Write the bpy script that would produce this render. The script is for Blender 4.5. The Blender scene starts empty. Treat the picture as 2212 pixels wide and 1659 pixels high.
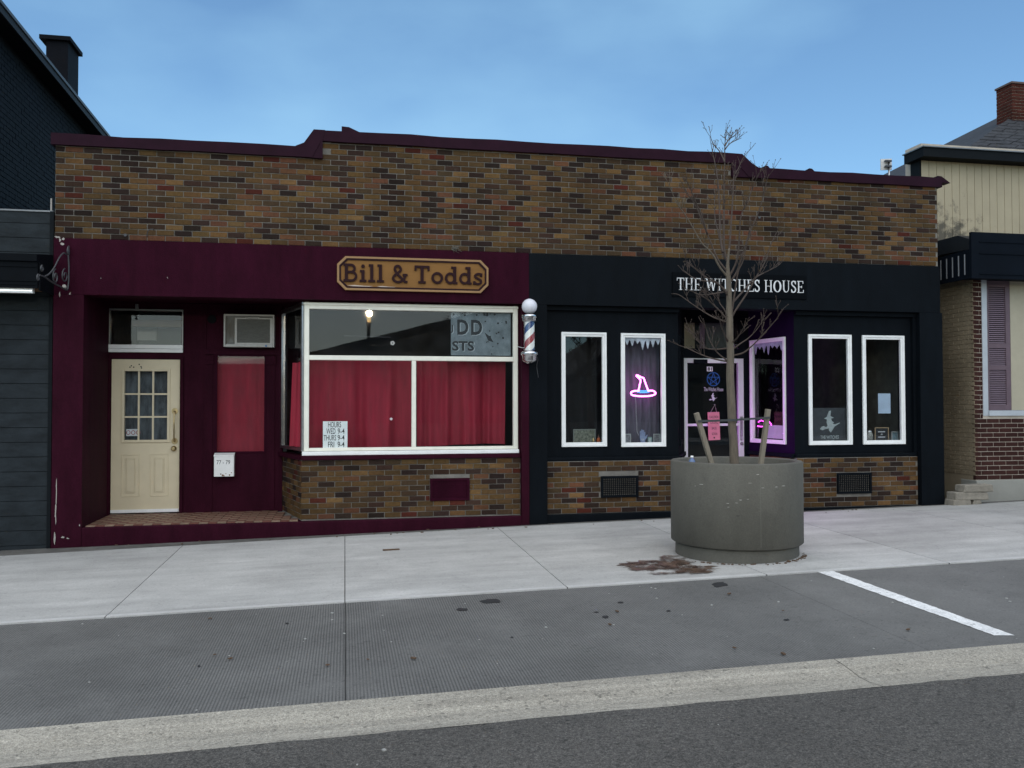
import bpy, math, random
from mathutils import Vector, Matrix
rnd = random.Random(7)
scene = bpy.context.scene
col = scene.collection

# ------------------------------------------------------------------ camera, sky, sun, exposure
CZ = 1.576            # camera height over the pavement at the foot of the facade
D = 10.87             # camera distance from the facade plane (Y = 0)
F = 1866.0            # focal length for a picture 2212 wide
YAW, PITCH, ROLL = math.radians(10.95), math.radians(1.38), math.radians(-0.1)
fwd = Vector((math.sin(YAW)*math.cos(PITCH), math.cos(YAW)*math.cos(PITCH), math.sin(PITCH)))
rgt = Vector((math.cos(YAW), -math.sin(YAW), 0))
upv = rgt.cross(fwd)
rgt2 = rgt*math.cos(ROLL) + upv*math.sin(ROLL)
upv2 = -rgt*math.sin(ROLL) + upv*math.cos(ROLL)
cam_d = bpy.data.cameras.new('camera')
cam = bpy.data.objects.new('camera', cam_d); col.objects.link(cam)
cam_d.sensor_width = 36.0; cam_d.lens = 36.0*F/2212.0
cam_d.clip_start = 0.05; cam_d.clip_end = 2000
M = Matrix((rgt2, upv2, -fwd)).transposed().to_4x4()
M.translation = Vector((0, -D, CZ)); cam.matrix_world = M
scene.camera = cam

SUN_EL, SUN_AZ = math.radians(60), math.atan2(-0.25, -0.97)   # behind the camera, a little left
world = bpy.data.worlds.new('World'); scene.world = world; world.use_nodes = True
wn = world.node_tree; wn.nodes.clear()
def wnode(t, **k):
    n = wn.nodes.new(t)
    for a, b in k.items(): setattr(n, a, b)
    return n
w_out = wnode('ShaderNodeOutputWorld'); w_bg = wnode('ShaderNodeBackground')
sky = wnode('ShaderNodeTexSky', sky_type='NISHITA', sun_disc=False)
sky.sun_elevation = SUN_EL; sky.sun_rotation = SUN_AZ
sky.altitude = 0; sky.air_density = 1.0; sky.dust_density = 0.4; sky.ozone_density = 2.5
tc = wnode('ShaderNodeTexCoord'); mp = wnode('ShaderNodeMapping'); mp.inputs['Scale'].default_value = (1.0, 1.0, 2.2)
nz = wnode('ShaderNodeTexNoise'); nz.inputs['Scale'].default_value = 2.6; nz.inputs['Detail'].default_value = 7; nz.inputs['Roughness'].default_value = 0.45
rp = wnode('ShaderNodeValToRGB'); rp.color_ramp.elements[0].position = 0.44; rp.color_ramp.elements[1].position = 0.70
rp.color_ramp.elements[0].color = (0, 0, 0, 1); rp.color_ramp.elements[1].color = (0.5, 0.5, 0.5, 1)
mx = wnode('ShaderNodeMix', data_type='RGBA')
wn.links.new(tc.outputs['Generated'], mp.inputs['Vector']); wn.links.new(mp.outputs[0], nz.inputs['Vector'])
wn.links.new(nz.outputs['Fac'], rp.inputs['Fac']); wn.links.new(rp.outputs['Color'], mx.inputs['Factor'])
wn.links.new(sky.outputs['Color'], mx.inputs[6]); mx.inputs[7].default_value = (3.0, 4.3, 5.7, 1)
tint = wnode('ShaderNodeVectorMath', operation='MULTIPLY'); tint.inputs[1].default_value = (0.92, 1.14, 1.17)
wn.links.new(mx.outputs[2], tint.inputs[0]); wn.links.new(tint.outputs[0], w_bg.inputs['Color']); wn.links.new(w_bg.outputs[0], w_out.inputs['Surface'])
w_bg.inputs['Strength'].default_value = 0.15
sun_d = bpy.data.lights.new('sun', 'SUN'); sun_d.energy = 2.7; sun_d.angle = math.radians(115); sun_d.color = (1.0, 0.89, 0.72)
sun = bpy.data.objects.new('sun', sun_d); col.objects.link(sun)
sdir = Vector((math.sin(SUN_AZ)*math.cos(SUN_EL), math.cos(SUN_AZ)*math.cos(SUN_EL), math.sin(SUN_EL)))
sun.rotation_euler = (-sdir).to_track_quat('-Z', 'Y').to_euler(); sun.location = sdir*60
vs = scene.view_settings; vs.view_transform = 'Standard'; vs.look = 'None'; vs.exposure = 0.0; vs.gamma = 1.0; vs.use_curve_mapping = False
scene.cycles.use_denoising = True
scene.cycles.max_bounces = 8; scene.cycles.transparent_max_bounces = 16
scene.cycles.caustics_reflective = False; scene.cycles.caustics_refractive = False
scene.cycles.sample_clamp_indirect = 6

# ------------------------------------------------------------------ survey helpers: a sighted pixel (picture 2212 wide) met with a real plane
def ray(x, y): return fwd*F + rgt2*(x-1106.0) - upv2*(y-829.5)
def at(x, y, Y=0.0):
    r = ray(x, y); t = (Y+D)/r.y
    return r.x*t, CZ + r.z*t
def AX(x, y, Y=0.0): return at(x, y, Y)[0]
def AZ(x, y, Y=0.0): return at(x, y, Y)[1]
def atx(x, y, X):                       # plane X = const -> (Y, Z)
    r = ray(x, y); t = X/r.x
    return -D + r.y*t, CZ + r.z*t
SX, SY = 0.02006, 0.01
def gz(X, Y): return SX*X + SY*Y        # sloping street
def gnd(x, y, dz=0.0):
    r = ray(x, y); t = (SY*(-D) - CZ + dz)/(r.z - SX*r.x - SY*r.y)
    p = r*t; return p.x, p.y - D

# ------------------------------------------------------------------ materials
MATS = {}
def mat(name, color, rough=0.6, metal=0.0, var=0.12, scale=6.0, bump=0.0, bscale=60.0, spec=0.5, color2=None, stretch=(1, 1, 1), grain=0.0, gscale=250.0, stain=0.0, pits=0.0, perobj=0.0):
    if name in MATS: return MATS[name]
    m = bpy.data.materials.new(name); m.use_nodes = True; nt = m.node_tree; N = nt.nodes; L = nt.links
    b = N['Principled BSDF']; b.inputs['Roughness'].default_value = rough; b.inputs['Metallic'].default_value = metal
    b.inputs['Specular IOR Level'].default_value = spec
    g = N.new('ShaderNodeNewGeometry'); mpn = N.new('ShaderNodeMapping'); mpn.inputs['Scale'].default_value = stretch
    L.new(g.outputs['Position'], mpn.inputs['Vector'])
    n1 = N.new('ShaderNodeTexNoise'); n1.inputs['Scale'].default_value = scale; n1.inputs['Detail'].default_value = 6; n1.inputs['Roughness'].default_value = 0.65
    L.new(mpn.outputs[0], n1.inputs['Vector'])
    r = N.new('ShaderNodeValToRGB'); r.color_ramp.elements[0].position = 0.3; r.color_ramp.elements[1].position = 0.7
    c2 = color2 if color2 else color
    r.color_ramp.elements[0].color = tuple(c*(1-var) for c in color) + (1,)
    r.color_ramp.elements[1].color = tuple(min(1, c*(1+var)) for c in c2) + (1,)
    L.new(n1.outputs['Fac'], r.inputs['Fac']); outc = r.outputs['Color']
    if grain:
        n3 = N.new('ShaderNodeTexNoise'); n3.inputs['Scale'].default_value = gscale; n3.inputs['Detail'].default_value = 2
        L.new(g.outputs['Position'], n3.inputs['Vector'])
        mr = N.new('ShaderNodeMapRange'); mr.inputs[1].default_value = 0.3; mr.inputs[2].default_value = 0.7
        mr.inputs[3].default_value = 1-grain; mr.inputs[4].default_value = 1+grain
        L.new(n3.outputs['Fac'], mr.inputs[0])
        vm = N.new('ShaderNodeVectorMath'); vm.operation = 'SCALE'
        L.new(outc, vm.inputs[0]); L.new(mr.outputs[0], vm.inputs['Scale']); outc = vm.outputs[0]
    def times(sock, lo, hi, a=0.3, b2=0.7):
        nonlocal outc
        mr = N.new('ShaderNodeMapRange'); mr.inputs[1].default_value = a; mr.inputs[2].default_value = b2; mr.inputs[3].default_value = lo; mr.inputs[4].default_value = hi
        L.new(sock, mr.inputs[0]); vm = N.new('ShaderNodeVectorMath'); vm.operation = 'SCALE'
        L.new(outc, vm.inputs[0]); L.new(mr.outputs[0], vm.inputs['Scale']); outc = vm.outputs[0]
    def nzz(sc, d=4, rg=0.6):
        n = N.new('ShaderNodeTexNoise'); n.inputs['Scale'].default_value = sc; n.inputs['Detail'].default_value = d; n.inputs['Roughness'].default_value = rg
        L.new(g.outputs['Position'], n.inputs['Vector']); return n.outputs['Fac']
    if grain: times(nzz(gscale*0.38, 3, 0.8), 1-grain*0.8, 1+grain*0.8, 0.35, 0.65)
    if stain:                                            # traffic stains and old spills, with shapes of their own
        times(nzz(0.55, 6, 0.7), 1-stain, 1+stain*0.5, 0.35, 0.65); times(nzz(3.4, 8, 0.75), 1-stain*0.7, 1.0, 0.3, 0.46)
    if pits: times(nzz(26, 2, 0.5), 1-pits, 1.0, 0.30, 0.37); times(nzz(34, 2, 0.5), 1+pits, 1.0, 0.26, 0.33)
    if perobj: times(N.new('ShaderNodeObjectInfo').outputs['Random'], 1-perobj, 1+perobj, 0, 1)
    L.new(outc, b.inputs['Base Color'])
    if bump:
        n2 = N.new('ShaderNodeTexNoise'); n2.inputs['Scale'].default_value = bscale; n2.inputs['Detail'].default_value = 4
        L.new(g.outputs['Position'], n2.inputs['Vector'])
        bp = N.new('ShaderNodeBump'); bp.inputs['Strength'].default_value = bump; bp.inputs['Distance'].default_value = 0.01
        L.new(n2.outputs['Fac'], bp.inputs['Height']); L.new(bp.outputs[0], b.inputs['Normal'])
    MATS[name] = m
    return m
def emit(name, color, strength):
    if name in MATS: return MATS[name]
    m = bpy.data.materials.new(name); m.use_nodes = True; b = m.node_tree.nodes['Principled BSDF']
    b.inputs['Base Color'].default_value = tuple(color)+(1,); b.inputs['Emission Color'].default_value = tuple(color)+(1,)
    b.inputs['Emission Strength'].default_value = strength; MATS[name] = m
    return m
def glass(name, ior=1.55, tint=(0.95, 0.965, 0.965), dirt=0.0, haze=(0.5, 0.52, 0.55)):
    m = bpy.data.materials.new(name); m.use_nodes = True; nt = m.node_tree; N = nt.nodes; L = nt.links; N.clear()
    o = N.new('ShaderNodeOutputMaterial'); t = N.new('ShaderNodeBsdfTransparent'); gl = N.new('ShaderNodeBsdfGlossy')
    t.inputs['Color'].default_value = tint+(1,); gl.inputs['Roughness'].default_value = 0.015
    fr = N.new('ShaderNodeFresnel'); fr.inputs['IOR'].default_value = ior
    g = N.new('ShaderNodeNewGeometry'); n = N.new('ShaderNodeTexNoise'); n.inputs['Scale'].default_value = 1.4; n.inputs['Detail'].default_value = 1
    bp = N.new('ShaderNodeBump'); bp.inputs['Strength'].default_value = 0.1; bp.inputs['Distance'].default_value = 0.006
    L.new(g.outputs['Position'], n.inputs['Vector']); L.new(n.outputs['Fac'], bp.inputs['Height'])
    L.new(bp.outputs[0], gl.inputs['Normal'])
    inv = N.new('ShaderNodeMath'); inv.operation = 'SUBTRACT'; inv.inputs[0].default_value = 1.0; L.new(g.outputs['Backfacing'], inv.inputs[1])
    fm1 = N.new('ShaderNodeMath'); fm1.operation = 'MULTIPLY'; L.new(fr.outputs[0], fm1.inputs[0]); L.new(inv.outputs[0], fm1.inputs[1])   # the pane's inner face does not reflect a second time
    mx1 = N.new('ShaderNodeMixShader'); L.new(fm1.outputs[0], mx1.inputs[0]); L.new(t.outputs[0], mx1.inputs[1]); L.new(gl.outputs[0], mx1.inputs[2])
    last = mx1
    if dirt:
        d = N.new('ShaderNodeBsdfDiffuse'); d.inputs['Color'].default_value = haze+(1,)
        n2 = N.new('ShaderNodeTexNoise'); n2.inputs['Scale'].default_value = 5; n2.inputs['Detail'].default_value = 6
        L.new(g.outputs['Position'], n2.inputs['Vector'])
        mr = N.new('ShaderNodeMapRange'); mr.inputs[1].default_value = 0.35; mr.inputs[2].default_value = 0.75; mr.inputs[3].default_value = 0; mr.inputs[4].default_value = dirt
        L.new(n2.outputs['Fac'], mr.inputs[0])
        mx2 = N.new('ShaderNodeMixShader'); L.new(mr.outputs[0], mx2.inputs[0]); L.new(last.outputs[0], mx2.inputs[1]); L.new(d.outputs[0], mx2.inputs[2]); last = mx2
    L.new(last.outputs[0], o.inputs['Surface']); MATS[name] = m
    return m
def brick_mat(name, src, bump=0.5, soil=0.35):
    m = bpy.data.materials.new(name); m.use_nodes = True; nt = m.node_tree; N = nt.nodes; L = nt.links
    b = N['Principled BSDF']; b.inputs['Roughness'].default_value = 0.85; b.inputs['Specular IOR Level'].default_value = 0.1
    if src == 'object': c = N.new('ShaderNodeObjectInfo').outputs['Color']
    else:
        a = N.new('ShaderNodeVertexColor'); a.layer_name = 'Col'; c = a.outputs['Color']
    g = N.new('ShaderNodeNewGeometry')
    def noise(s, d=4):
        n = N.new('ShaderNodeTexNoise'); n.inputs['Scale'].default_value = s; n.inputs['Detail'].default_value = d; n.inputs['Roughness'].default_value = 0.65
        L.new(g.outputs['Position'], n.inputs['Vector']); return n.outputs['Fac']
    mr = N.new('ShaderNodeMapRange'); mr.inputs[1].default_value = 0.3; mr.inputs[2].default_value = 0.7; mr.inputs[3].default_value = 0.78; mr.inputs[4].default_value = 1.2
    L.new(noise(38), mr.inputs[0])
    mr2 = N.new('ShaderNodeMapRange'); mr2.inputs[1].default_value = 0.35; mr2.inputs[2].default_value = 0.65; mr2.inputs[3].default_value = 1-soil; mr2.inputs[4].default_value = 1.08
    L.new(noise(1.1, 5), mr2.inputs[0])
    mu = N.new('ShaderNodeMath'); mu.operation = 'MULTIPLY'; L.new(mr.outputs[0], mu.inputs[0]); L.new(mr2.outputs[0], mu.inputs[1])
    vm = N.new('ShaderNodeVectorMath'); vm.operation = 'SCALE'; L.new(c, vm.inputs[0]); L.new(mu.outputs[0], vm.inputs['Scale'])
    # pale lime bloom in a few places
    rr = N.new('ShaderNodeValToRGB'); rr.color_ramp.elements[0].position = 0.66; rr.color_ramp.elements[1].position = 0.8
    rr.color_ramp.elements[0].color = (0, 0, 0, 1); rr.color_ramp.elements[1].color = (0.4, 0.4, 0.4, 1)
    L.new(noise(1.9, 8), rr.inputs['Fac'])
    mm = N.new('ShaderNodeMix'); mm.data_type = 'RGBA'; L.new(rr.outputs['Color'], mm.inputs['Factor']); L.new(vm.outputs[0], mm.inputs[6]); mm.inputs[7].default_value = (0.17, 0.15, 0.13, 1)
    L.new(mm.outputs[2], b.inputs['Base Color'])
    bp = N.new('ShaderNodeBump'); bp.inputs['Strength'].default_value = bump; bp.inputs['Distance'].default_value = 0.006
    L.new(noise(70, 5), bp.inputs['Height']); L.new(bp.outputs[0], b.inputs['Normal'])
    MATS[name] = m
    return m

MAROON = mat('maroon_paint', (0.029, 0.0030, 0.0110), 0.65, var=0.22, scale=2.5, bump=0.25, bscale=60, spec=0.05, stretch=(2.5, 2.5, 0.6), grain=0.06, gscale=60, stain=0.14)
MAROON_R = mat('red_maroon_paint', (0.031, 0.0042, 0.0118), 0.65, var=0.22, scale=2.5, bump=0.25, bscale=60, spec=0.05, stretch=(2.5, 2.5, 0.6), grain=0.08, gscale=60, stain=0.16)
MAROON_METAL = mat('maroon_metal', (0.019, 0.0042, 0.0115), 0.55, var=0.25, scale=4, spec=0.08)
BLACKP = mat('black_paint', (0.0040, 0.0058, 0.0082), 0.6, var=0.22, scale=3, bump=0.2, bscale=60, spec=0.06, stretch=(2.5, 2.5, 0.6), stain=0.14)
WHITE = mat('white_frame_paint', (0.84, 0.84, 0.82), 0.45, var=0.06, scale=9, grain=0.04)
WHITE_W = mat('ivory_frame_paint', (0.8, 0.78, 0.68), 0.45, var=0.06, scale=9)
CREAM = mat('cream_door_paint', (0.66, 0.57, 0.39), 0.5, var=0.06, scale=3, bump=0.05, bscale=60)
MORTAR = mat('mortar', (0.175, 0.162, 0.142), 0.95, var=0.3, scale=5, bump=0.6, bscale=120)
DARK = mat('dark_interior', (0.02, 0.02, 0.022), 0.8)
DIM = mat('dim_interior_wall', (0.16, 0.18, 0.2), 0.8)
STEEL = mat('steel', (0.55, 0.55, 0.55), 0.28, metal=1.0, var=0.15, scale=12)
BRASS = mat('brass', (0.5, 0.38, 0.2), 0.3, metal=1.0, var=0.2, scale=20)
IRON = mat('wrought_iron', (0.05, 0.05, 0.055), 0.5)
GLASS = glass('window_glass', 1.72)
GLASS_D = glass('dusty_window_glass', 1.55, dirt=0.010)
BRICK_O = brick_mat('brick_single', 'object'); BRICK_V = brick_mat('brick_many', 'vertex')
PAPER = mat('paper', (0.72, 0.74, 0.76), 0.8, var=0.05)
BLACKINK = mat('black_ink', (0.012, 0.012, 0.014), 0.6)

# ------------------------------------------------------------------ mesh helpers
class MB:
    def __init__(s): s.v = []; s.f = []; s.smooth = []
    def add(s, vs, fs, sm=False):
        k = len(s.v); s.v += [tuple(p) for p in vs]
        for f in fs: s.f.append(tuple(i+k for i in f)); s.smooth.append(sm)
        return s
    def box(s, x0, x1, y0, y1, z0, z1):
        vs = [(x0, y0, z0), (x1, y0, z0), (x1, y1, z0), (x0, y1, z0), (x0, y0, z1), (x1, y0, z1), (x1, y1, z1), (x0, y1, z1)]
        return s.add(vs, [(0, 3, 2, 1), (4, 5, 6, 7), (0, 1, 5, 4), (1, 2, 6, 5), (2, 3, 7, 6), (3, 0, 4, 7)])
    def obox(s, p, ang, x0, x1, y0, y1, z0, z1):       # box in a frame at p turned ang about Z
        c, sn = math.cos(ang), math.sin(ang); m = MB().box(x0, x1, y0, y1, z0, z1)
        return s.add([(p[0]+a*c-b*sn, p[1]+a*sn+b*c, z+(p[2] if len(p) > 2 else 0)) for a, b, z in m.v], m.f)
    def prism(s, poly, y0, y1):                          # polygon in XZ, extruded along Y (front y0)
        n = len(poly); area = sum(poly[i][0]*poly[(i+1) % n][1]-poly[(i+1) % n][0]*poly[i][1] for i in range(n))
        if area < 0: poly = poly[::-1]
        vs = [(x, y0, z) for x, z in poly] + [(x, y1, z) for x, z in poly]
        fs = [tuple(range(n)), tuple(range(2*n-1, n-1, -1))]
        fs += [((i+1) % n, i, n+i, n+(i+1) % n) for i in range(n)]
        return s.add(vs, fs)
    def prism_x(s, poly, x0, x1):                        # polygon in YZ, extruded along X
        n = len(poly)
        vs = [(x0, y, z) for y, z in poly] + [(x1, y, z) for y, z in poly]
        fs = [tuple(range(n-1, -1, -1)), tuple(range(n, 2*n))] + [(i, (i+1) % n, n+(i+1) % n, n+i) for i in range(n)]
        return s.add(vs, fs)
    def tube(s, pts, r, n=8, caps=True):
        pts = [Vector(p) for p in pts]
        rs = r if isinstance(r, (list, tuple)) else [r]*len(pts)
        vs = []; prev = None
        for i, p in enumerate(pts):
            t = (pts[min(i+1, len(pts)-1)] - pts[max(i-1, 0)])
            if t.length < 1e-9: t = Vector((0, 0, 1))
            t.normalize()
            if prev is None:
                a = Vector((0, 1, 0)) if abs(t.y) < 0.9 else Vector((1, 0, 0))
            else: a = prev
            u = (a - t*a.dot(t)).normalized(); w = t.cross(u); prev = u
            for k in range(n):
                an = 2*math.pi*k/n; vs.append(p + (u*math.cos(an)+w*math.sin(an))*rs[i])
        fs = []
        for i in range(len(pts)-1):
            for k in range(n):
                a, b = i*n+k, i*n+(k+1) % n; fs.append((a, b, b+n, a+n))
        s.add(vs, fs, True)
        if caps:
            k0 = len(s.v)-len(vs)
            s.f.append(tuple(k0+k for k in range(n-1, -1, -1))); s.smooth.append(False)
            s.f.append(tuple(k0+(len(pts)-1)*n+k for k in range(n))); s.smooth.append(False)
        return s
    def lathe(s, prof, c, n=40, sm=True, jitter=None):   # profile (r, z) around a vertical axis at c
        vs = []
        for r, z in prof:
            for k in range(n):
                an = 2*math.pi*k/n; rr = r*(1+(jitter(an, z) if jitter else 0)); vs.append((c[0]+rr*math.cos(an), c[1]+rr*math.sin(an), c[2]+z))
        fs = []
        for i in range(len(prof)-1):
            for k in range(n):
                a, b = i*n+k, i*n+(k+1) % n; fs.append((a, b, b+n, a+n))
        return s.add(vs, fs, sm)
    def sheet(s, fn, nu, nv, sm=True):
        vs = [fn(i/nu, j/nv) for j in range(nv+1) for i in range(nu+1)]
        fs = [(j*(nu+1)+i, j*(nu+1)+i+1, (j+1)*(nu+1)+i+1, (j+1)*(nu+1)+i) for j in range(nv) for i in range(nu)]
        return s.add(vs, fs, sm)
    def build(s, name, m, parent=None, bevel=0.0):
        me = bpy.data.meshes.new(name); me.from_pydata(s.v, [], s.f); me.update()
        me.polygons.foreach_set('use_smooth', s.smooth)
        o = bpy.data.objects.new(name, me); col.objects.link(o); me.materials.append(m)
        if bevel:
            bm = o.modifiers.new('bevel', 'BEVEL'); bm.width = bevel; bm.segments = 2; bm.limit_method = 'ANGLE'
        if parent is not None: adopt(o, parent)
        return o
def adopt(o, p):
    o.parent = p
    o.matrix_parent_inverse = Matrix.Translation(-p.location)     # every parent's local location is its world location
def tag(o, label=None, cat=None, group=None, kind=None):
    if label: o['label'] = label
    if cat: o['category'] = cat
    if group: o['group'] = group
    if kind: o['kind'] = kind
    return o
def thing(name, label, cat, loc=(0, 0, 0), group=None):
    o = bpy.data.objects.new(name, None); col.objects.link(o); o.location = loc; o.empty_display_size = 0.2
    return tag(o, label, cat, group)
def box(name, m, parent, *a, bevel=0.0): return MB().box(*a).build(name, m, parent, bevel)
def smooth_path(pts, k=6):
    P = [Vector(p) for p in pts]; out = []
    for i in range(len(P)-1):
        p0, p1, p2, p3 = P[max(i-1, 0)], P[i], P[i+1], P[min(i+2, len(P)-1)]
        for j in range(k):
            t = j/k
            out.append(0.5*((2*p1)+(p2-p0)*t+(2*p0-5*p1+4*p2-p3)*t*t+(3*p1-p0-3*p2+p3)*t**3))
    out.append(P[-1]); return out

# lettering: Blender's built-in face, flattened into the XZ plane and fitted to a box
_tn = [0]
def text_mb(s, x0, x1, z0, z1, y, depth=0.001, bold=0.0):
    cu = bpy.data.curves.new('txt', 'FONT'); cu.body = s; cu.offset = bold; cu.resolution_u = 3
    o = bpy.data.objects.new('txt', cu); col.objects.link(o)
    bpy.context.view_layer.update()
    me = bpy.data.meshes.new_from_object(o.evaluated_get(bpy.context.evaluated_depsgraph_get()))
    V = [v.co.copy() for v in me.vertices]; Fc = [tuple(p.vertices) for p in me.polygons]
    bpy.data.objects.remove(o); bpy.data.curves.remove(cu); bpy.data.meshes.remove(me)
    ax0 = min(v.x for v in V); ax1 = max(v.x for v in V); ay0 = min(v.y for v in V); ay1 = max(v.y for v in V)
    sx = (x1-x0)/(ax1-ax0); sz = (z1-z0)/(ay1-ay0)
    return MB().add([(x0+(v.x-ax0)*sx, y, z0+(v.y-ay0)*sz) for v in V], Fc)
# lettering: drawn strokes with thickness, for the serif faces
def stroke(mb, pts, w, y0, y1):
    P = [Vector((p[0], p[1])) for p in pts]; n = len(P)
    ws = w if isinstance(w, (list, tuple)) else [w]*n
    Lp, Rp = [], []
    closed = (P[0]-P[-1]).length < 1e-6
    for i in range(n):
        if closed: a, b = P[i-1 if i else n-2], P[i+1 if i < n-1 else 1]
        else: a, b = P[max(i-1, 0)], P[min(i+1, n-1)]
        t = (b-a).normalized(); nn = Vector((-t.y, t.x))
        Lp.append(P[i]+nn*ws[i]/2); Rp.append(P[i]-nn*ws[i]/2)
    vs = []
    for a, b in zip(Lp, Rp): vs += [(a.x, y0, a.y), (b.x, y0, b.y), (b.x, y1, b.y), (a.x, y1, a.y)]
    fs = []
    for i in range(n-1):
        k = 4*i
        for j in range(4): fs.append((k+j, k+(j+1) % 4, k+4+(j+1) % 4, k+4+j))
    if not closed: fs += [(3, 2, 1, 0), (4*n-4, 4*n-3, 4*n-2, 4*n-1)]
    mb.add(vs, fs)
def arc(cx, cy, rx, ry, a0, a1, n=14): return [(cx+rx*math.cos(math.radians(a0+(a1-a0)*i/n)), cy+ry*math.sin(math.radians(a0+(a1-a0)*i/n))) for i in range(n+1)]
def cr(pts, k=5): return [(p.x, p.y) for p in smooth_path([(a, b, 0) for a, b in pts], k)]
W_ = 0.17
SLAB = {   # (width, strokes)
 'B': (0.74, [([(0.15, 0), (0.15, 1)], W_), ([(0, .06), (.40, .06)] + arc(.42, .30, .24, .24, -90, 90) + [(.15, .54)], .13), ([(0, .94), (.36, .94)] + arc(.38, .74, .2, .2, 90, -90) + [(.15, .54)], .13)]),
 'i': (0.36, [([(.18, 0), (.18, .66)], W_), ([(0, .06), (.36, .06)], .12), ([(.02, .60), (.2, .60)], .12), (arc(.18, .88, .05, .05, 0, 360, 10), .1)]),
 'l': (0.36, [([(.18, 0), (.18, 1)], W_), ([(0, .06), (.36, .06)], .12), ([(.02, .94), (.2, .94)], .12)]),
 '&': (0.84, [(cr([(.74, .42), (.66, .22), (.46, .06), (.24, .06), (.1, .2), (.14, .38), (.36, .56)]), .13), (cr([(.34, .545), (.5, .72), (.44, .9), (.32, .95), (.2, .88), (.18, .72)]), .13), (cr([(.18, .73), (.3, .52), (.52, .28), (.72, .06)]), .13), ([(.6, .45), (.86, .45)], .12), ([(.68, .06), (.86, .06)], .12)]),
 'T': (0.8, [([(0, .94), (.8, .94)], .13), ([(.05, .94), (.05, .72)], .11), ([(.75, .94), (.75, .72)], .11), ([(.4, .94), (.4, 0)], W_), ([(.2, .06), (.6, .06)], .12)]),
 'o': (0.64, [(arc(.32, .33, .25, .27, 0, 360, 20), .135)]),
 'd': (0.68, [(arc(.29, .33, .23, .27, 0, 360, 20), .13), ([(.53, 0), (.53, 1)], W_), ([(.34, .94), (.55, .94)], .12), ([(.53, .06), (.68, .06)], .12)]),
 's': (0.5, [(cr([(.42, .5), (.38, .6), (.24, .62), (.1, .54), (.12, .42), (.26, .34), (.4, .25), (.4, .11), (.26, .04), (.1, .08), (.05, .18)]), .12), ([(.44, .66), (.44, .46)], .09), ([(.03, 0), (.03, .2)], .09)]),
}
TK, TN, SH = 0.115, 0.045, 0.038
def srf(x, z, w=0.3): return ([(x-w/2, z), (x+w/2, z)], SH)
ROMAN = {
 'T': (.82, [([(.03, .965), (.79, .965)], .07), ([(.05, .97), (.03, .76)], .05), ([(.77, .97), (.79, .76)], .05), ([(.41, 0), (.41, .96)], TK), srf(.41, .022, .36)]),
 'H': (.98, [([(.2, 0), (.2, 1)], TK), ([(.78, 0), (.78, 1)], TK), ([(.2, .5), (.78, .5)], TN), srf(.2, .022, .36), srf(.2, .978, .36), srf(.78, .022, .36), srf(.78, .978, .36)]),
 'E': (.8, [([(.2, 0), (.2, 1)], TK), ([(.03, .03), (.74, .03)], .06), ([(.03, .97), (.7, .97)], .06), ([(.2, .5), (.56, .5)], .06), ([(.73, 0), (.77, .25)], .05), ([(.69, 1), (.71, .77)], .05), ([(.55, .4), (.55, .6)], .045)]),
 'W': (1.3, [([(.16, 1), (.42, 0)], TK), ([(.42, .02), (.66, .95)], .06), ([(.62, 1), (.9, 0)], TK), ([(.9, .02), (1.15, 1)], .06), srf(.16, .978, .36), srf(.64, .978, .3), srf(1.15, .978, .28)]),
 'I': (.46, [([(.23, 0), (.23, 1)], TK), srf(.23, .022, .38), srf(.23, .978, .38)]),
 'C': (.88, [(arc(.46, .5, .36, .46, 45, 315, 26), [.07+.09*math.sin(math.pi*i/26) for i in range(27)]), ([(.75, .98), (.75, .68)], .05), ([(.78, .04), (.76, .3)], .04)]),
 'S': (.68, [(cr([(.56, .78), (.48, .92), (.32, .96), (.16, .88), (.13, .72), (.25, .58), (.45, .46), (.56, .32), (.52, .14), (.36, .04), (.2, .07), (.1, .22)]), .11), ([(.57, .98), (.57, .7)], .045), ([(.09, .02), (.09, .3)], .045)]),
 'O': (.98, [(arc(.49, .5, .37, .46, 0, 360, 32), [.06+.1*abs(math.cos(math.radians(360*i/32))) for i in range(33)])]),
 'U': (.96, [([(.2, 1), (.2, .34)] + arc(.47, .34, .27, .3, 180, 270, 8), [TK]*8+[.1, .08, .07]), (arc(.47, .34, .29, .3, 270, 360, 8) + [(.76, 1)], .06), srf(.2, .978, .36), srf(.76, .978, .3)]),
}
def set_text(s, font, x0, x1, z0, h, gap, space):
    """lay out glyphs over x0..x1; yields (char, x, xscale)"""
    tot = sum((font[c][0]+gap) if c != ' ' else space for c in s)-gap
    k = (x1-x0)/tot; x = x0
    for c in s:
        if c == ' ': x += space*k; continue
        yield c, x, k
        x += (font[c][0]+gap)*k
def glyph(font, c, x, z0, kx, h, y0, y1):
    mb = MB()
    for j, (pts, w) in enumerate(font[c][1]):
        sc = lambda v: v*(kx+h)/2
        ww = [sc(a) for a in w] if isinstance(w, (list, tuple)) else sc(w)
        if isinstance(ww, list) and len(ww) < len(pts): ww = ww+[ww[-1]]*(len(pts)-len(ww))
        stroke(mb, [(x+p[0]*kx, z0+p[1]*h) for p in pts], ww, y0-0.0003*j, y1)
    return mb

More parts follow.
